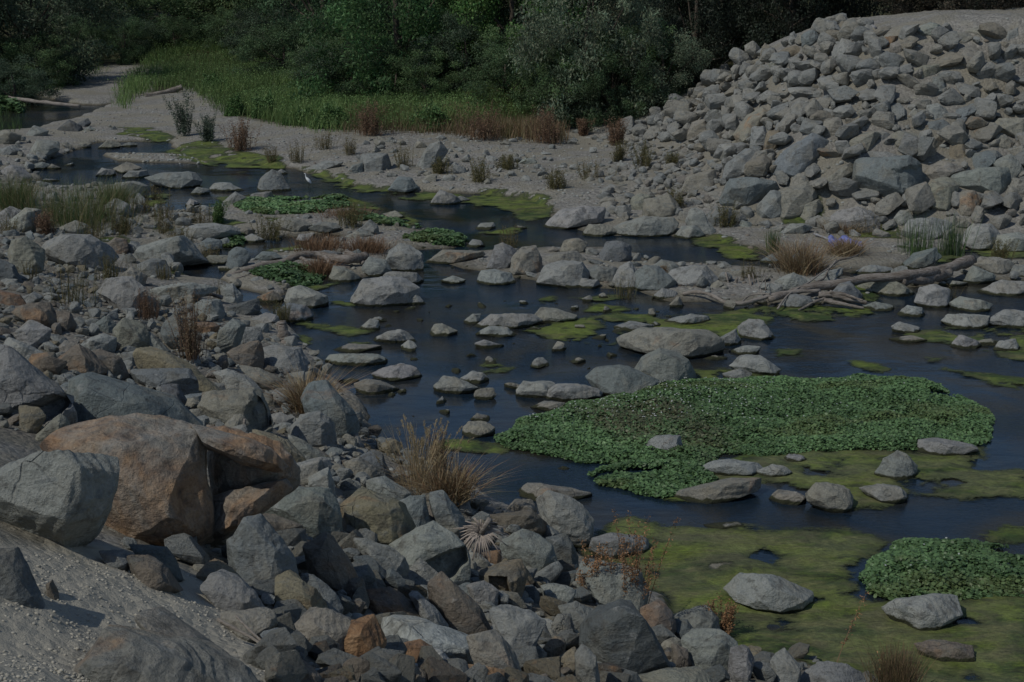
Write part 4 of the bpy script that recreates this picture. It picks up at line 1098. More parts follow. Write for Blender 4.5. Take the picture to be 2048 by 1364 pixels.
def scatter(poly_px, n, rs, jit=0):
    Q = poly(poly_px); x0, y0 = Q.min(0); x1, y1 = Q.max(0)
    p = np.column_stack([rs.uniform(x0, x1, n), rs.uniform(y0, y1, n)]); p = p[inside(p, Q)]+rs.normal(0, 1, (inside(p, Q).sum(), 2))*[jit, jit*.35]
    P, T = hit(p[:, 0], p[:, 1]); return p, P, T
rs = np.random.RandomState(12)
GV, GF, GC = [], [], []; n0 = 0
D2, F2 = ico(2)
PEB = []
for k in range(8):
    q = D2*np.array([1, rs.uniform(.6, .9), rs.uniform(.4, .7)]); q = q*(1+.18*vnoise(D2*1.7+k*9, k))[:, None]; PEB.append(q)
for s, n, a, b in (("400 255 1300 280 1300 430 1000 390 700 350 450 300", 5200, .02, .075), ("210 308 360 308 430 330 240 324", 900, .03, .09), ("380 180 480 230 640 270 560 320 330 290 100 290 100 250 300 200", 1800, .02, .08),
                   ("1300 420 1700 440 2060 480 2060 520 1500 500", 900, .02, .09), ("-20 1100 350 1130 560 1280 700 1364 900 1400 -20 1400", 14000, .004, .016), ("400 400 1000 480 700 560 430 560", 900, .02, .09),
                   ("850 510 1500 520 1950 540 1700 600 1300 590", 900, .02, .09), ("-20 480 400 560 620 720 1000 1050 1500 1330 600 1364 300 900", 3500, .02, .08), ("1750 60 2060 35 2060 80 1750 80", 600, .02, .06), ("1280 260 1700 60 2060 80 2060 440 1500 400", 2500, .04, .12),
                   ("1150 470 1350 440 1200 380 1050 380", 300, .02, .07)):
    p, P, T = scatter(s, n, rs); sz = a+(b-a)*rs.power(.5, len(P)); sz = np.maximum(sz, T*.00055)
    keep = creek_sd(P[:, :2]) < .05; soil = s.startswith('-20 1100')
    for q, r in zip(P[keep], sz[keep]):
        k = rs.randint(8); t = rs.uniform(0, 6.28); c_, s_ = math.cos(t), math.sin(t)
        v = PEB[k]*r; v = np.column_stack([v[:, 0]*c_-v[:, 1]*s_, v[:, 0]*s_+v[:, 1]*c_, v[:, 2]])+q+[0, 0, r*.25]
        GV.append(v); GF.append(F2+n0); n0 += len(v); GC.append(np.tile((np.array([.40, .375, .315]) if soil else np.array(PAL['ptgpgtn'[rs.randint(7)]]))*rs.uniform(.75, 1.15), (len(v), 1)))
M_PEB = NT('pebble'); at_ = M_PEB.n('ShaderNodeVertexColor', layer_name='Col'); M_PEB.l(M_PEB.bsdf(at_.outputs['Color'], .9), M_PEB.out.inputs[0])
o = link('gravel', mesh_np('gravel', np.vstack(GV), np.vstack(GF), np.vstack(GC)), M_PEB.m); tag(o, 'loose gravel and clods strewn over sand bars and banks', 'gravel', None, 'stuff')
del GV, GF, GC

# ---------------------------------------------------------------- plants
def blades(n, h, spread, width, lean, curve, cols, rs, seg=4, hmin=.5):
    base = np.column_stack([rs.normal(0, spread, n), rs.normal(0, spread, n), np.zeros(n)])
    az = rs.uniform(0, 6.283, n); out = np.column_stack([np.cos(az), np.sin(az), np.zeros(n)])
    out = out*.6+base/(spread+1e-6)*.25; H = h*rs.uniform(hmin, 1, n); ln = lean*rs.uniform(.2, 1, n)
    side = np.column_stack([-np.sin(az+rs.normal(0, .8, n)), np.cos(az), np.zeros(n)]); rows = []
    for k in range(seg+1):
        t = k/seg
        c = base+out*(H*(ln*t+curve*t*t*ln))[:, None]+np.array([0, 0, 1.])*(H*(t-.35*curve*ln*t*t))[:, None]
        w = width*(1-t)**.7+.001
        rows.append(np.stack([c-side*w/2, c+side*w/2], 1))
    V = np.stack(rows, 1).reshape(n, -1, 3); Fc = []
    for k in range(seg): Fc.append([2*k, 2*k+1, 2*k+3, 2*k+2])
    Fc = (np.array(Fc)[None]+(np.arange(n)*(2*(seg+1)))[:, None, None]).reshape(-1, 4)
    col = cols[rs.randint(len(cols), size=n)]*rs.uniform(.7, 1.25, (n, 1)); tips = V[:, -1]
    return V.reshape(-1, 3), Fc, np.repeat(col, 2*(seg+1), 0), tips
def col(*a): return np.array(a, float)
GREEN = col([.085, .150, .045], [.11, .17, .055], [.065, .125, .045]); STRAW = col([.30, .23, .13], [.22, .16, .09], [.36, .29, .18]); RUSTY = col([.15, .092, .058], [.19, .12, .075], [.12, .08, .055])
MIXG = col([.11, .15, .05], [.16, .16, .07], [.25, .21, .11]); OLIVE = col([.12, .11, .045], [.16, .13, .06], [.09, .095, .04]); GREYG = col([.09, .12, .085], [.11, .14, .10], [.075, .10, .07])
def plant(name, px, py, label, cat, group, parts, P=None, yaw=0):
    if P is None: P, _ = hit1(px, py)
    e = link(name, None, None, None, P); tag(e, label, cat, group); e.rotation_euler = (0, 0, yaw)
    for pn, (V, Fc, cc), m in parts: link(pn, mesh_np(pn, V, Fc, cc, smooth=False), m, e)
    return e
def stalks(n, h, spread, cols, lcols, rs, nl=26, lsize=.05, lean=.16, low=.25):
    V, Fc, cc, tips = blades(n, h, spread, .012, lean*1.35, .3, cols, rs, 4, .38)
    R = V.reshape(n, -1, 3); P = []
    for i in range(n):
        t = rs.uniform(low, 1, nl)*4; k = np.clip(t.astype(int), 0, 3); f = (t-k)[:, None]
        a = R[i, 2*k]*(1-f)+R[i, 2*k+2]*f; P.append(a+rs.normal(0, lsize*.7, (nl, 3)))
    P = np.vstack(P); m = len(P); d = rdir(m, rs, .3)
    L = leaves_mesh(P, lsize*rs.uniform(.7, 1.6, m), lsize*.45*rs.uniform(.7, 1.3, m), d, rdir(m, rs), lcols[rs.randint(len(lcols), size=m)]*rs.uniform(.6, 1.4, (m, 1)))
    return (V, Fc, cc), L
def sized(px_h, py, px=1024):                            # a height in metres from one in pixels
    P, t = hit1(px, py); return px_h*t/F
# (kind, x, foot y, height px, spread px, label)
PL = [('grass', 150, 455, 105, 100, 'tall green and straw grass clump, left of the far creek'), ('grass', 30, 420, 75, 35, 'brownish grass clump at the left edge above the rocks'),
      ('grass', 230, 425, 70, 25, 'green grass tuft right beside the tall straw-green clump'),
      ('greenbush', 437, 447, 48, 18, 'bright green feathery bush beside the watercress strip'), ('mugwort', 372, 272, 92, 24, 'grey-green feathery shrub alone on the sand, the taller one'),
      ('mugwort', 418, 285, 60, 18, 'grey-green feathery shrub on the sand, the shorter one'), ('dock', 483, 303, 72, 30, 'rusty brown dock clump right of the feathery shrubs'),
      ('thin', 545, 328, 45, 16, 'thin dry tuft at the far algae edge'), ('thin', 595, 325, 50, 25, 'sparse dry stems on the gravel left of the egret'),
      ('dock', 740, 272, 75, 40, 'reddish dock clump in front of the green bank, leftmost'), ('dock', 965, 280, 80, 50, 'reddish dock thicket in the middle of the bank foot'),
      ('dock', 1092, 288, 80, 38, 'reddish dock thicket beside the dark willow'), ('dock', 1166, 272, 38, 12, 'small rust-brown dock under the dark willow'),
      ('dock', 1233, 290, 60, 22, 'rust-brown dock left of the rock slope'), ('thin', 810, 338, 70, 28, 'olive-brown weed clump behind the squared grey rock'),
      ('olive', 960, 368, 58, 24, 'olive-brown weed clump alone on the gravel bar'), ('olive', 1112, 378, 45, 28, 'low olive weed clump on the sand left of the slope'),
      ('olive', 1238, 325, 50, 17, 'olive weed tuft left of a taller one by the slope'), ('olive', 1290, 338, 60, 22, 'olive weed tuft nearest the slope foot'), ('olive', 1345, 338, 40, 20, 'thin olive weed tuft among the slope stones'),
      ('thin', 700, 310, 40, 20, 'dry weed tuft on the gravel below the reddish docks'), ('reed', 1835, 515, 90, 38, 'green reeds behind the long blue boulder'), ('reed', 1905, 512, 85, 22, 'tall blue-green reeds by the smooth pale rock'),
      ('reed', 1545, 505, 50, 12, 'sparse rushes at the end of the dark pool'), ('straw', 1600, 545, 60, 42, 'straw-coloured grass heap around the blue boulder'), ('straw', 1690, 510, 30, 30, 'dry straw beside the blue cloth'),
      ('straw', 1690, 465, 24, 45, 'dead brush at the foot of the slope'), ('thin', 1900, 612, 48, 16, 'dry tuft between two pale stones in the right channel'), ('rustg', 640, 500, 28, 48, 'rusty matted grass behind the driftwood, left half'),
      ('rustg', 735, 503, 28, 38, 'rusty matted grass behind the driftwood, right half'), ('rustg', 640, 550, 32, 24, 'rusty grass tuft in front of the driftwood'), ('rustg', 700, 435, 18, 45, 'brown withered weeds along the cress strip'),
      ('thin', 235, 470, 60, 60, 'sparse grey-green weeds among the left stones'), ('thin', 330, 440, 50, 40, 'wispy weeds over the stones below the tall grass'), ('thin', 360, 488, 45, 35, 'olive grass tuft above the broad pale rock'),
      ('olive', 150, 620, 85, 55, 'brown and olive weed tangle below the craggy boulder'), ('olive', 215, 560, 60, 40, 'dark olive weeds in the hollow of the craggy boulder'), ('dock', 90, 470, 55, 20, 'dark brown dock at the left above the boulders'),
      ('tallthin', 385, 730, 140, 32, 'tall dry brown weed stand in the middle of the left bank'), ('dock', 300, 650, 60, 28, 'dark red withered weed left of the tall dry stand'),
      ('straw', 620, 835, 60, 30, 'dry grass tuft hanging on the tall grey shore boulder'), ('straw', 900, 1010, 55, 45, 'low straw-coloured plants at the water behind the foxtails'),
      ('fox', 840, 985, 140, 50, 'foxtail grass with pale seed heads at the water edge'), ('tallthin', 880, 980, 110, 16, 'dark brown seed stalks in front of the foxtails'),
      ('seed', 1265, 1230, 250, 55, 'tall rusty seed stalks over the pale slab'), ('seed', 1190, 1200, 130, 40, 'shorter rusty weeds left of the pale slab'), ('seed', 1665, 1345, 210, 8, 'single tall dry seed stalk at the lower right'),
      ('seed', 1445, 1275, 90, 28, 'dark withered dock with curled leaves by the rounded blue boulder'), ('fine', 1790, 1395, 110, 60, 'fine reddish-tan grass clump at the bottom edge'), ('seed', 1770, 1380, 160, 6, 'second thin stalk left of the oval pale rock'),
      ('tallthin', 1325, 560, 30, 8, 'tiny rusty plant on the central bar'), ('rustg', 1370, 572, 14, 22, 'orange-brown sprigs in front of the dark pool stones')]
TU = [(60, 400), (110, 445), (200, 445), (285, 425), (330, 470), (250, 470), (190, 480), (395, 450), (300, 400), (420, 520), (540, 480), (700, 455), (130, 510), (270, 560), (60, 560), (330, 560), (20, 470), (1020, 500), (1250, 600), (1350, 420), (1450, 455), (880, 350), (1010, 340), (1180, 360), (650, 300), (1500, 560), (1730, 470), (2000, 520), (440, 600), (560, 640)]
cn = {}
for (tx, ty) in TU:
    l_ = min(LMK, key=lambda q: np.hypot(q['c'][0]-tx, q['c'][1]-ty)); v_ = np.array([tx, ty])-l_['c']
    dr = ('right of' if v_[0] > 0 else 'left of') if abs(v_[0]) > abs(v_[1]) else ('below' if v_[1] > 0 else 'above'); kk = cn.get((dr, l_['lm']), 0); cn[(dr, l_['lm'])] = kk+1
    PL.append(('thin' if (tx+ty) % 3 else 'olive', tx, ty, 34+(tx*7+ty) % 26, 22+(tx*3) % 22, (ORD[kk]+' ' if kk else '')+'sparse weed tuft '+dr+' the '+l_['lm'].split(',')[0]))
for i, (kd, px, py, hp, sp, label) in enumerate(PL):
    rs = np.random.RandomState(700+i); P, T = hit1(px, py); h = hp*T/F; s = sp*T/F*.5
    if T < 30 and px < 1000: P = P+[0, -.15, .15]; h *= 1.12
    fx = max(1.0, T/30)                                   # blades no thinner than the far view resolves
    if kd == 'grass': b = blades(1000, h*1.1, s, .007*fx, .45, .9, np.vstack([MIXG*1.1, MIXG, GREEN]), rs); parts = [('blades', b[:3], M_GRASS)]; cat = 'grass clump'
    elif kd == 'reed': b = blades(170, h*1.1, s, .010*fx, .22, .4, np.vstack([GREYG, GREEN, GREEN]), rs); parts = [('blades', b[:3], M_GRASS)]; cat = 'reeds'
    elif kd == 'straw': b = blades(900, h*1.5, s*.8, .011*fx, .95, 1.1, np.vstack([STRAW, [[.24, .14, .08]]]), rs); parts = [('blades', b[:3], M_DRY)]; cat = 'dry grass'
    elif kd == 'rustg': b = blades(700, h*1.3, s, .010*fx, .7, .9, col([.22, .13, .075], [.17, .10, .055], [.26, .17, .10]), rs); parts = [('blades', b[:3], M_DRY)]; cat = 'dry grass'
    elif kd == 'fine': b = blades(900, h*1.1, s*.6, .006, .5, .4, col([.17, .11, .07], [.21, .15, .08], [.12, .11, .05]), rs); parts = [('blades', b[:3], M_DRY)]; cat = 'grass clump'
    elif kd == 'fox':
        b = blades(230, h*.85, s*.7, .006, .62, .45, STRAW*1.25, rs); tp = b[3][::5].mean(1)
        hd = rs.choice(len(b[3]), 75, False); tips = b[3][hd].mean(1); pts = []; dd = []
        R = b[0].reshape(230, -1, 3)
        for q in hd:
            a = R[q, -4:-2].mean(0); c_ = R[q, -2:].mean(0); ax = (c_-a)/np.linalg.norm(c_-a); L = .11
            for _ in range(70):
                t = rs.rand(); pts.append(c_-ax*L*(t-.2)+rs.normal(0, .008*(1.2-abs(t-.5)), 3)); dd.append(ax+rs.normal(0, .35, 3))
        pts = np.array(pts); dd = np.array(dd); dd /= np.linalg.norm(dd, axis=1)[:, None]; m = len(pts)
        L = leaves_mesh(pts, np.full(m, .028), np.full(m, .006), dd, rdir(m, rs), col([.42, .34, .21], [.34, .27, .16])[rs.randint(2, size=m)])
        parts = [('blades', b[:3], M_DRY), ('seed_heads', L, M_DRY)]; cat = 'grass clump'
    elif kd in ('dock', 'thin', 'olive', 'mugwort', 'greenbush', 'tallthin', 'seed'):
        sc, lc, n, nl, ls, ln = dict(dock=(RUSTY*1.1, RUSTY*1.25, 60, 70, .045, .25), thin=(OLIVE, np.vstack([STRAW*.6, OLIVE]), 40, 34, .035, .3), olive=(OLIVE, OLIVE, 50, 60, .04, .3),
              mugwort=(GREYG, GREYG, 24, 130, .055, .3), greenbush=(GREEN, GREEN*1.15, 34, 130, .05, .35), tallthin=(RUSTY*1.1, np.vstack([RUSTY*1.2, STRAW*.8]), 75, 60, .026, .2), seed=(RUSTY*1.2, col([.33, .18, .09], [.25, .15, .08]), 18, 110, .030, .28))[kd]
        if kd == 'seed' and sp < 12: n = 1
        ls = ls*(T/50 if kd not in ('tallthin', 'seed') else 1)*(.75 if T < 35 and kd not in ('tallthin', 'seed') else 1)
        (S, Lf) = stalks(n, h, s*.6, sc, lc, rs, nl, ls, ln, .3 if kd == 'seed' else .1)
        parts = [('stems', S, M_DRY if kd not in ('mugwort', 'greenbush') else M_GRASS), ('leaves', Lf, M_DRY if kd not in ('mugwort', 'greenbush') else M_GRASS)]
        cat = 'shrub' if kd in ('mugwort', 'greenbush') else 'weed'
    nm = {'grass clump': 'grass_clump', 'reeds': 'reed_clump', 'dry grass': 'dry_grass', 'shrub': 'shrub', 'weed': 'weed'}[cat]
    plant(nm, px, py, label, cat, cat+' plants on the banks', parts, P)

# green bank of grasses and herbs under the trees: nobody could count it
rs = np.random.RandomState(33)
BK = [("690 268 700 240 800 232 930 225 950 180 1060 185 1100 230 1130 290 1060 282 960 276 860 268", 26000, .4, .95, np.array([[.25, .18, .105], [.29, .23, .14], [.20, .17, .09], [.21, .13, .08]])), ("235 222 250 170 290 130 330 95 420 50 560 120 640 170 800 150 960 170 1060 200 1090 250 960 262 800 262 640 262 560 250 500 235 440 225 400 190 330 175 280 190", 95000, .5, 1.1, np.array([[.15, .23, .075], [.19, .25, .09], [.12, .20, .065]])),
      ("930 262 960 190 1050 180 1100 230 1090 275 1000 280", 5000, .4, .9, OLIVE), ("130 150 200 130 215 160 150 160", 900, .3, .7, GREEN),
      ("-20 262 40 262 60 150 20 120 -20 120", 1800, .3, .8, GREEN)]
VV, FF, CC = [], [], []; n0 = 0
for s, n, a, b, cl in BK:
    p, P, T = scatter(s, n, rs, 9); m = len(P)
    patch = fbm(np.column_stack([P[:, :2]*.35, np.zeros(m)]), 55, 3)
    V, Fc, cc, _ = blades(m, 1.0, .0001, .032, .5, .7, cl, rs, 3, .5)
    hh = (a+(b-a)*(0.5+.5*patch)).clip(a*.6, b*1.3)
    V = V.reshape(m, -1, 3)*hh[:, None, None]*np.array([1, 1, 1.]); V = V+P[:, None]
    cc = cc.reshape(m, -1, 3)*(1+.4*patch)[:, None, None]
    VV.append(V.reshape(-1, 3)); FF.append(Fc+n0); CC.append(cc.reshape(-1, 3)); n0 += len(VV[-1])
p, P, T = scatter(BK[1][0], 80000, rs, 12); m = len(P); patch = fbm(np.column_stack([P[:, :2]*.35, np.zeros(m)]), 55, 3)
P[:, 2] += rs.rand(m)**.6*(.35+.75*np.clip(.5+.6*patch, 0, 1.2)); V, Fc, cc = leaves_mesh(P, rs.uniform(.06, .13, m), rs.uniform(.02, .05, m), rdir(m, rs, .4), rdir(m, rs, .5), np.array([.13, .21, .07])*rs.uniform(.6, 1.8, (m, 1)))
VV.append(V); FF.append(Fc+n0); CC.append(cc)
o = link('green_undergrowth', mesh_np('green_undergrowth', np.vstack(VV), np.vstack(FF), np.vstack(CC), smooth=False), M_GRASS); tag(o, 'thick green grass and herbs covering the far bank', 'grass', None, 'stuff')

# broad-leaved herbs at its edge, each a plant
for i, (px, py, hp, wp, lab) in enumerate([(430, 185, 48, 50, 'broad-leaved green bush above the sand tip'), (530, 235, 60, 40, 'broad-leaved plant leaning over the gravel, leftmost at the bank edge'), (600, 250, 40, 60, 'low broad-leaved plant at the gravel edge'),
                                           (860, 262, 75, 70, 'large pale-leaved green bush between reddish docks'), (470, 232, 50, 30, 'dark green tuft at the edge of the sand'), (660, 255, 60, 70, 'green bushy plant left of the first reddish dock'), (1020, 100, 110, 70, 'yellow-green vine bush up in the trees'), (620, 190, 70, 80, 'dark leafy bush behind the pale bank plants')]):
    rs = np.random.RandomState(820+i); P, T = hit1(px, py); h = hp*T/F; w_ = wp*T/F*.6; m = 4500
    q = rdir(m, rs)*rs.power(2.2, m)[:, None]; q = np.column_stack([q[:, 0]*w_*1.15, q[:, 1]*w_*.8, np.abs(q[:, 2])*h*(.62+.45*fbm(q*[2.2, 2.2, 0]+i*5, 4, 2))]); q += .22*w_*np.column_stack([fbm(q*2+7, 1, 2), fbm(q*2+17, 2, 2), fbm(q*2+27, 3, 2)])
    L = leaves_mesh(q, rs.uniform(.06, .13, m), rs.uniform(.05, .10, m), rdir(m, rs), rdir(m, rs, .8), col([.13, .21, .075], [.085, .165, .055])[rs.randint(2, size=m)]*rs.uniform(.6, 1.5, (m, 1)))
    st = blades(14, h*.9, w_*.3, .03, .4, .2, GREEN, rs)
    plant('leafy_bush', px, py, lab, 'bush', 'bushes on the far bank', [('stems', st[:3], M_GRASS), ('leaves', L, M_GRASS)], P)

# trees
def tube(pts, rad, seg=8, seed=0, rough=.08):
    pts = np.asarray(pts, float); n = len(pts); V = []; up = np.array([0, 0, 1.])
    for i in range(n):
        d = pts[min(i+1, n-1)]-pts[max(i-1, 0)]; d /= np.linalg.norm(d)+1e-9
        a = np.cross(d, up if abs(d[2]) < .9 else np.array([1., 0, 0])); a /= np.linalg.norm(a); b = np.cross(d, a)
        t = np.arange(seg)*2*math.pi/seg
        ring = pts[i]+(np.outer(np.cos(t), a)+np.outer(np.sin(t), b))*rad[i]
        ring = ring+(ring-pts[i])*(rough*fbm(ring*9+seed, seed, 2))[:, None]*2.2; V.append(ring)
    V.append(pts[:1]); V.append(pts[-1:]); V = np.vstack(V); Fc = []
    for i in range(n-1):
        for k in range(seg): Fc.append([i*seg+k, i*seg+(k+1) % seg, (i+1)*seg+(k+1) % seg, (i+1)*seg+k])
    for k in range(seg): Fc.append([n*seg, (k+1) % seg, k, k]); Fc.append([n*seg+1, (n-1)*seg+k, (n-1)*seg+(k+1) % seg, (n-1)*seg+(k+1) % seg])
    return V, Fc
def fix(Fc): return [f if f[2] != f[3] else f[:3] for f in Fc]
def mesh_py(name, V, Fc, smooth=True):
    me = bpy.data.meshes.new(name); me.from_pydata([tuple(map(float, v)) for v in V], [], [list(map(int, f)) for f in fix(Fc)])
    me.polygons.foreach_set('use_smooth', [smooth]*len(me.polygons)); me.update(); return me
def join(parts):
    VV, FF, n0 = [], [], 0
    for V, Fc in parts: VV.append(V); FF += [[j+n0 for j in f] for f in Fc]; n0 += len(V)
    return np.vstack(VV), FF
def smoothpath(pts, n=14, jit=0, seed=0):
    pts = np.asarray(pts, float); m = len(pts); t = np.linspace(0, m-1, n); i = np.clip(t.astype(int), 0, m-2); f = (t-i)[:, None]
    p0 = pts[np.maximum(i-1, 0)]; p1 = pts[i]; p2 = pts[i+1]; p3 = pts[np.minimum(i+2, m-1)]
    r = .5*((2*p1)+(-p0+p2)*f+(2*p0-5*p1+4*p2-p3)*f*f+(-p0+3*p1-3*p2+p3)*f**3)
    if jit: r = r+jit*np.column_stack([vnoise(r*2+1, seed), vnoise(r*2+31, seed), vnoise(r*2+61, seed)])
    return r
def crown_mesh(seed, n, L, Wd, low):
    """foliage of a tree one unit in radius and two high: uneven clumps with gaps"""
    rs = np.random.RandomState(seed); nc = 130
    cc = rdir(nc, rs)*rs.uniform(.45, 1.0, nc)[:, None]; cc[:, 2] = (cc[:, 2]*.9+.95); lowm = rs.rand(nc) < .28; cc[lowm, 2] = rs.uniform(.05, .45, lowm.sum())
    cr = rs.uniform(.09, .27, nc); tone = rs.uniform(.45, 1.6, nc); pick = rs.choice(nc, n, p=cr**1.7/(cr**1.7).sum())
    q = rdir(n, rs)*rs.power(2.0, n)[:, None]; P = cc[pick]+q*cr[pick][:, None]*np.array([1, 1, .85]); P[:, 2] = np.abs(P[:, 2])+.01
    d = rdir(n, rs, -.1); N = q+rdir(n, rs)*.7; N /= np.linalg.norm(N, axis=1)[:, None]+1e-9
    c = np.ones((n, 3))*tone[pick][:, None]*rs.uniform(.65, 1.4, (n, 1)); c[:, 0] *= rs.uniform(.85, 1.2, n)
    return leaves_mesh(P, L*rs.uniform(.6, 1.3, n), Wd*rs.uniform(.7, 1.3, n), d, N, c), cc
CR = []
for k, (n, L, W2) in enumerate([(30000, .048, .016), (30000, .048, .016), (26000, .042, .022), (26000, .045, .02)]):
    (V, Fc, cc), ctr = crown_mesh(60+k, n, L, W2, .3); me = mesh_np('crown', V, Fc, cc, smooth=False); me.materials.append(M_LEAF)
    parts = []
    rs = np.random.RandomState(80+k)
    parts.append(tube(smoothpath([[0, 0, -.05], [.03, .02, .35], [-.03, 0, .8], [.02, 0, 1.3]], 10), np.linspace(.06, .02, 10), 8, k))
    for j in range(12):
        e_ = ctr[rs.randint(len(ctr))]; parts.append(tube(smoothpath([[0, 0, .25+.4*rs.rand()], e_*.5+[0, 0, .2], e_], 7), np.linspace(.022, .004, 7), 5, j))
    V, Fc = join(parts); mt = mesh_py('trunk', V, Fc); mt.materials.append(M_BARK); CR.append((me, mt))
TR = [  # x px, foot y px, or explicit place; radius x, y, height, tint, build, label, species
 (790, 212, 4.6, 3.6, 9.5, (.040, .080, .030), 0, 'dark green willow at the top centre', 'willow_tree'), (1180, 268, 3.2, 2.8, 8.5, (.075, .095, .062), 1, 'grey-green willow leaning over the slope stones', 'willow_tree'),
 (1330, 225, 1.9, 2.0, 3.6, (.065, .085, .055), 2, 'low grey-green willow bush at the slope edge', 'willow_tree'), (1020, 190, 3.6, 3.4, 9.0, (.055, .105, .032), 2, 'yellow-green tree right of the top centre', 'tree'),
 (640, 150, 4.2, 3.6, 10, (.035, .060, .030), 3, 'dark tree left of the central willow', 'tree'), (900, 175, 3.8, 3.2, 9, (.042, .068, .03), 1, 'dark shrubby tree behind the reddish docks', 'tree'),
 (330, 98, 5.6, 4.2, 7.5, (.055, .085, .038), 0, 'rounded green willow over the upstream bend', 'willow_tree'), (460, 88, 4.5, 4.2, 9, (.06, .088, .036), 3, 'olive green tree above the green bank', 'tree'),
 (30, 175, 5.2, 3.6, 9.5, (.045, .060, .036), 1, 'dark willow overhanging the left creek bend', 'willow_tree'), (-120, 190, 5, 4, 10, (.035, .05, .03), 2, 'dark tree at the left edge of the view', 'tree'),
 (170, 108, 3.5, 3, 5.5, (.03, .045, .028), 3, 'very dark bush beside the upstream pool', 'bush'), (560, 110, 4.0, 3, 8, (.045, .07, .032), 2, 'mid-green tree above the pale bank plants', 'tree')]
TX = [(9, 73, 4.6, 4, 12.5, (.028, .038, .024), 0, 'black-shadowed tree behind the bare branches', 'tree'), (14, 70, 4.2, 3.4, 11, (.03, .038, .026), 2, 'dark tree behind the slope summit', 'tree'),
 (17.5, 62, 3.4, 2.2, 5.0, (.070, .062, .045), 3, 'brownish thicket behind the terrace, left part', 'bush'), (22.5, 62.5, 3.6, 2.2, 5.0, (.062, .052, .042), 1, 'brownish thicket behind the terrace, right part', 'bush'),
 (27, 62, 3.6, 2.4, 4.6, (.075, .085, .04), 0, 'green-brown thicket at the upper right corner', 'bush'), (32, 61, 3.4, 2.4, 4.6, (.11, .085, .045), 2, 'dry reddish bush at the upper right corner', 'bush'),
 (3, 80, 5, 4, 13, (.03, .045, .026), 3, 'tall dark tree behind the yellow-green one', 'tree'), (-3, 84, 5, 4, 13, (.03, .05, .027), 0, 'tall dark tree far behind the central willow', 'tree'), (-10, 92, 5, 4, 13, (.033, .05, .03), 1, 'tall tree far behind the dark left-centre tree', 'tree')]
for k, (x, s) in enumerate([(-52, 1.1), (-42, 1.2), (-33, 1), (-24, 1.15), (-15, 1.2), (-6, 1), (3, 1.1), (12, 1.2), (21, 1), (30, 1.2), (39, 1.1), (48, 1)]):
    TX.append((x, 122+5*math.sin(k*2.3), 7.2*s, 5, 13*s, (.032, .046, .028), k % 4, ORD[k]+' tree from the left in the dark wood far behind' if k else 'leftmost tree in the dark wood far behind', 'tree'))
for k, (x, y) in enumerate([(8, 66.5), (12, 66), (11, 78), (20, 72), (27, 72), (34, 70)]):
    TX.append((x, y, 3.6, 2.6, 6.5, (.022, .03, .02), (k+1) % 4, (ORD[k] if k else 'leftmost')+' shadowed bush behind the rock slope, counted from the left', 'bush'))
ADD = [(560, 165, 70), (640, 185, 60), (700, 205, 60), (760, 215, 55), (850, 215, 60), (930, 205, 60), (1010, 235, 50), (1110, 262, 45), (1160, 270, 35), (1230, 262, 40), (1300, 225, 40), (520, 130, 60), (450, 105, 60), (400, 82, 50), (270, 118, 45), (240, 135, 35), (60, 190, 60), (10, 215, 60), (130, 140, 45), (1040, 200, 60), (980, 170, 60), (340, 110, 45), (700, 160, 70)]
for k, (px, py, wp) in enumerate(ADD):
    TR.append((px, py, wp/1000*3.6*max(1, 1)*rs.uniform(.8, 1.1)*12, 2.0, rs.uniform(2.6, 4.2), [(.04, .065, .03), (.05, .08, .034), (.033, .05, .03)][k % 3], k % 4, '', 'bush'))
k_b = 0; TR[12:] = sorted(TR[12:], key=lambda t: t[0])
for T_ in TR+TX:
    ex = T_ in TX
    if ex: x, y = T_[0], T_[1]; P = np.array([x, y, float(height(x, y))])
    else: P, _ = hit1(T_[0], T_[1]); P = P+np.array([0, T_[3]*.75, 0]); P[2] = float(height(P[0], P[1]))
    rx, ry, h, tint, b, lab, nm = T_[2:]
    if not lab: lab = ORD[k_b]+' low bush from the left under the bank trees' if k_b else 'leftmost low bush under the bank trees'; k_b += 1
    e = link(nm, None, None, None, P-[0, 0, .15]); cat = 'bush' if nm == 'bush' else 'tree'
    far = 'dark wood' in lab or 'gap behind' in lab
    tag(e, lab, cat, ('trees of the dark wood far behind' if 'dark wood' in lab else 'shadowed bushes behind the slope' if far else 'trees and bushes of the far bank'))
    rs = np.random.RandomState(int(abs(P[0]*10))+3); e.rotation_euler = (0, 0, rs.uniform(0, 6.28))
    if far: m_ = rs.uniform(.85, 1.15)
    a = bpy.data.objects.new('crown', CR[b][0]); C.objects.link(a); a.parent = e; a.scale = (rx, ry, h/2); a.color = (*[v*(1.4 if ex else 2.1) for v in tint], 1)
    a = bpy.data.objects.new('trunk', CR[b][1]); C.objects.link(a); a.parent = e; a.scale = (rx*.9, rx*.9, h/2)
# two bare tree trunks seen at the top left of the bank
for px, py, r, lab in ((465, 52, .32, 'thick brown tree trunk, left of the pair at the top'), (497, 50, .26, 'greyer tree trunk, right of the pair at the top')):
    P, T = hit1(px, py+25); V, Fc = join([tube(smoothpath([[0, 0, -.2], [.1, 0, 2], [-.15, .1, 4.5], [.2, 0, 8]], 12), np.linspace(r, r*.5, 12), 10, 5), tube(smoothpath([[-.1, 0, 3], [.9, .2, 5], [1.6, 0, 7.5]], 8), np.linspace(r*.5, r*.2, 8), 7, 3)])
    e = link('tree', None, None, None, P); tag(e, lab, 'tree', 'bare trunks on the upper bank'); link('trunk', mesh_py('trunk', V, Fc), M_BARK, e)
    a = bpy.data.objects.new('crown', CR[1][0]); C.objects.link(a); a.parent = e; a.location = (0, 0, 5.5); a.scale = (3.2, 3, 2.2); a.color = (.05, .08, .035, 1)

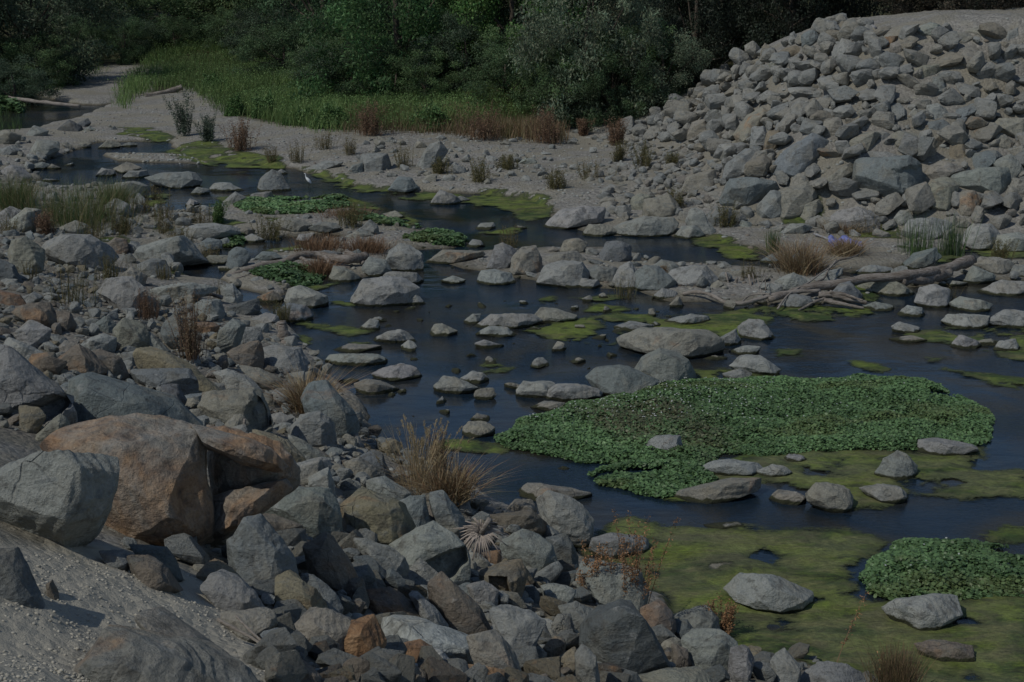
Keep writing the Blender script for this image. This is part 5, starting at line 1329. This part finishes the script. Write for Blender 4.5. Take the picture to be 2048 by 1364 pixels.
# ---------------------------------------------------------------- driftwood
def at_h(px, py, z):                                      # a point of given height on a line of sight
    p = flat(px, py, z); return np.array([p[0], p[1], z])
def wood(name, label, segs, mat, cat, group=None, extra=None):
    """segs: (part name, [(px,py,height above ground)], r0, r1); the first is the thing's main piece"""
    root = None
    for k, (pn, pts, r0, r1) in enumerate(segs):
        W3 = np.array([at_h(*p) for p in pts])
        if root is None:
            root = link(name, None, None, None, W3[0]); tag(root, label, cat, group); org = W3[0]
        n = 6+4*len(pts); V, Fc = tube(smoothpath(W3-org, n, .03, k), np.linspace(r0, r1, n), 9, k+3, .16)
        link(pn, mesh_py(pn, V, Fc), mat, root)
    return root
wood('driftwood_log', 'large bleached log lying across the stones on the right', [('trunk', [(1945, 520, .42), (1890, 538, .40), (1800, 552, .42), (1700, 562, .36), (1600, 580, .26), (1540, 600, .18)], .135, .08),
     ('bark', [(1895, 545, .30), (1850, 556, .28), (1800, 562, .30)], .15, .12), ('branch', [(1600, 580, .25), (1640, 560, .30), (1672, 525, .38), (1700, 517, .42), (1722, 505, .45)], .035, .012)], M_LOG, 'log')
wood('driftwood_branch', 'long curved grey branch in front of the big log', [('stem', [(1368, 588, .10), (1395, 585, .18), (1425, 592, .2), (1450, 606, .12), (1482, 607, .14), (1520, 596, .2), (1570, 587, .25), (1640, 580, .28)], .04, .05),
     ('twig', [(1482, 606, .14), (1500, 592, .2), (1540, 588, .28)], .02, .012), ('twig', [(1555, 617, .1), (1580, 585, .28), (1620, 562, .4), (1668, 526, .55), (1672, 519, .6)], .022, .015), ('twig', [(1516, 556, .45), (1524, 590, .15), (1530, 604, .05)], .016, .01), ('twig', [(1535, 551, .5), (1516, 575, .3)], .014, .012)], M_TWIG, 'branch')
wood('driftwood_root', 'tangled root mass of weathered wood beneath the log', [('root', [(1640, 590, .22), (1670, 592, .22), (1700, 600, .15), (1735, 605, .10)], .09, .04), ('root', [(1650, 600, .16), (1690, 610, .1), (1728, 616, .06)], .06, .03),
     ('root', [(1650, 596, .2), (1620, 608, .12), (1598, 620, .05)], .035, .025), ('root', [(1660, 585, .3), (1690, 590, .26), (1725, 600, .2)], .05, .02)], M_LOG, 'root')
wood('driftwood_sticks', 'upright broken grey sticks among the central stones', [('stick', [(1460, 570, .05), (1455, 553, .25), (1452, 545, .32)], .03, .02), ('stick', [(1470, 570, .05), (1474, 555, .25)], .04, .03), ('stick', [(1500, 575, .05), (1497, 550, .3)], .04, .025), ('stick', [(1508, 572, .05), (1505, 545, .36)], .02, .012), ('stick', [(1531, 590, .02), (1531, 560, .35)], .012, .01)], M_TWIG, 'driftwood')
wood('driftwood_tangle', 'dark driftwood tangle on the left stone bar', [('trunk', [(735, 512, .3), (690, 520, .28), (640, 512, .3), (600, 512, .35), (560, 525, .25), (510, 535, .2), (455, 552, .08)], .12, .06), ('root', [(690, 505, .35), (710, 512, .3), (728, 528, .15)], .08, .05), ('root', [(650, 515, .3), (665, 530, .18), (700, 535, .1)], .06, .04),
     ('branch', [(490, 548, .12), (540, 538, .2), (590, 532, .25)], .03, .02), ('branch', [(470, 560, .1), (510, 548, .16), (560, 545, .18)], .03, .015), ('root', [(600, 515, .32), (620, 530, .2), (635, 545, .1)], .05, .03)], M_LOG, 'driftwood')
wood('fallen_log', 'thin grey log over the far left pool', [('trunk', [(-40, 190, .3), (20, 198, .35), (80, 204, .3), (160, 212, .15)], .13, .08)], M_TWIG, 'log')
wood('fallen_log', 'dark branched log on the sand spit upstream', [('trunk', [(250, 199, .15), (300, 190, .25), (340, 182, .4), (365, 175, .55)], .10, .14), ('branch', [(290, 192, .3), (330, 193, .2), (352, 191, .15)], .06, .04)], M_LOG, 'log')
wood('tree_stump', 'upright brown driftwood stump at the shore', [('stump', [(575, 700, .05), (572, 680, .22), (566, 660, .42), (562, 643, .58)], .20, .09), ('root', [(562, 675, .28), (545, 680, .2), (528, 690, .1)], .06, .03), ('root', [(580, 680, .2), (597, 692, .05)], .08, .05)], M_LOG, 'stump')
wood('driftwood_branch', 'bent brown branch arching over a boulder left of the stump', [('stem', [(385, 618, .25), (392, 598, .45), (415, 588, .5), (445, 595, .42)], .05, .04)], M_LOG, 'branch')
wood('stick', 'pale stick poking up behind the rust-stained boulder', [('stem', [(492, 868, 1.7), (493, 838, 1.9)], .03, .022)], M_TWIG, 'stick')
def bare(px, py, dist_pts, label):
    segs = [('branch', p, a, b) for p, a, b in dist_pts]; return wood('bare_branches', label, segs, M_TWIG, 'branches')
rs = np.random.RandomState(4)
bs = [([(1465, 165, 2.3), (1470, 120, 3.1), (1490, 80, 3.8), (1520, 60, 4.2)], .035, .01), ([(1470, 130, 2.9), (1440, 85, 3.7), (1402, 112, 3.2), (1397, 125, 3.0)], .025, .008), ([(1462, 95, 3.5), (1480, 60, 4.2)], .015, .006),
      ([(1468, 110, 3.2), (1430, 118, 3.1), (1400, 115, 3.1)], .02, .006), ([(1470, 125, 3.0), (1490, 100, 3.4), (1495, 75, 3.9)], .015, .006), ([(1460, 82, 3.8), (1475, 62, 4.1)], .012, .005), ([(1445, 130, 2.9), (1470, 110, 3.3)], .012, .006)]
bare(0, 0, bs, 'bare pale branches in the shadow beside the rock slope')
wood('dead_branches', 'long thin dead twigs lying on the sandy ground at the front', [('twig', [(445, 1240, 3.6), (520, 1290, 3.55), (600, 1364, 3.5)], .012, .007), ('twig', [(470, 1230, 3.6), (540, 1300, 3.55), (620, 1380, 3.5)], .010, .006), ('twig', [(440, 1262, 3.4), (500, 1300, 3.4), (560, 1350, 3.4)], .008, .005)], M_TWIG, 'twigs')
wood('stick', 'pale stick leaning on the small pale rock below the flower head', [('stem', [(938, 1078, 1.35), (955, 1112, 1.2)], .018, .014)], M_TWIG, 'stick')

# dried flower head: a burst of narrow withered leaves
rs = np.random.RandomState(66); P0 = at_h(962, 1068, 1.62); e = link('dried_plant', None, None, None, P0); tag(e, 'bleached dried agave-like rosette lying on the rocks', 'dried plant')
VV, FF = [], []
for k in range(95):
    a = rs.uniform(-math.pi, math.pi); el = rs.uniform(-.25, .5); d = np.array([math.cos(a)*math.cos(el), -.35*abs(math.sin(a))+.3*math.sin(a), math.sin(a)*math.cos(el)*.8+.05]); L = rs.uniform(.10, .33)
    p1 = d*L*.5+[0, 0, .03]; p2 = d*L+[0, 0, -.02-.05*rs.rand()]
    VV.append(tube([d*.02, p1, p2], [.004, .011, .004], 4, k, 0))
V, Fc = join(VV); link('withered_leaves', mesh_py('withered_leaves', V, Fc), plain('withered_leaf', (.36, .31, .27), .9, .3), e)
V, Fc = tube([[.0, -.02, .02], [.06, -.03, .12], [.10, -.04, .20]], [.03, .035, .03], 6, 1, 0); link('flower_stem', mesh_py('flower_stem', V, Fc), M_TWIG, e)

# blue cloth and grey pole left on the sand
M_BLUE = plain('blue_fabric', (.15, .18, .42), .6, .3, 6.0)
c0 = at_h(1695, 488, .14); xs = np.linspace(-.5, .42, 36); ys = np.linspace(-.28, .28, 22); Xg, Yg = np.meshgrid(xs, ys)
P3 = np.column_stack([Xg.ravel(), Yg.ravel(), np.zeros(Xg.size)]); Z = .05+.09*fbm(P3*4.2, 3, 3)+.04*np.sin(Xg.ravel()*14+3*Yg.ravel())
sh = 1+.35*fbm(P3*2, 8, 2); V = np.column_stack([Xg.ravel()*sh, Yg.ravel()*sh*1.6, np.maximum(Z, 0)]); ix = np.arange(Xg.size).reshape(Xg.shape)
Fc = np.stack([ix[:-1, :-1], ix[:-1, 1:], ix[1:, 1:], ix[1:, :-1]], -1).reshape(-1, 4)
me = mesh_np('blue_cloth', V, Fc); o = link('blue_cloth', me, M_BLUE, None, c0); md = o.modifiers.new('thickness', 'SOLIDIFY'); md.thickness = .012
tag(o, 'crumpled blue cloth lying on the sand behind the straw heap', 'cloth')
wood('pole', 'grey pole lying next to the blue cloth', [('shaft', [(1630, 468, .18), (1650, 477, .14), (1672, 487, .10)], .03, .03)], plain('grey_metal', (.28, .28, .29), .5, .15), 'pole')

# ---------------------------------------------------------------- egret
M_WHITE = plain('white_feathers', (.72, .74, .74), .8, .06, 30.0); M_BEAK = plain('dark_beak', (.05, .045, .03), .5); M_LEG = plain('black_leg', (.02, .02, .02), .5)
e0 = at_h(617, 376, 0.0); K = .0163                       # one photo pixel there, in metres
def sk(name, pts, rad, mat, parent, sub=2):
    me = bpy.data.meshes.new(name); me.from_pydata([tuple(p) for p in pts], [(i, i+1) for i in range(len(pts)-1)], []); me.update()
    o = bpy.data.objects.new(name, me); C.objects.link(o); o.parent = parent; me.materials.append(mat)
    s = o.modifiers.new('skin', 'SKIN'); b = o.modifiers.new('sub', 'SUBSURF'); b.levels = sub; b.render_levels = sub
    for v, r in zip(me.skin_vertices[0].data, rad): v.radius = r if isinstance(r, tuple) else (r, r)
    me.skin_vertices[0].data[0].use_root = True
    s.use_smooth_shade = True
    return o
eg = link('egret', None, None, None, e0); tag(eg, 'white egret wading in the far creek, facing left', 'egret')
hh = .115
body = [(.095, 0, hh+.035), (.06, 0, hh+.085), (.015, 0, hh+.145), (-.035, 0, hh+.20), (-.065, .0, hh+.235), (-.083, 0, hh+.285), (-.082, 0, hh+.33), (-.088, 0, hh+.362), (-.112, 0, hh+.375), (-.135, 0, hh+.372)]
sk('body', body, [(.018, .018), (.055, .048), (.078, .06), (.058, .048), (.028, .026), (.016, .016), (.015, .015), (.017, .016), (.021, .018), (.010, .009)], M_WHITE, eg)
sk('beak', [(-.13, 0, hh+.372), (-.16, 0, hh+.369), (-.20, 0, hh+.364)], [.008, .005, .0015], M_BEAK, eg, 1)
for s in (-1, 1):
    sk('leg', [(.02+.012*s, .018*s, hh+.09), (.035+.014*s, .018*s, hh-.0), (.02+.02*s, .018*s, -.03)], [.009, .006, .005], M_LEG, eg, 1)
print('DONE')
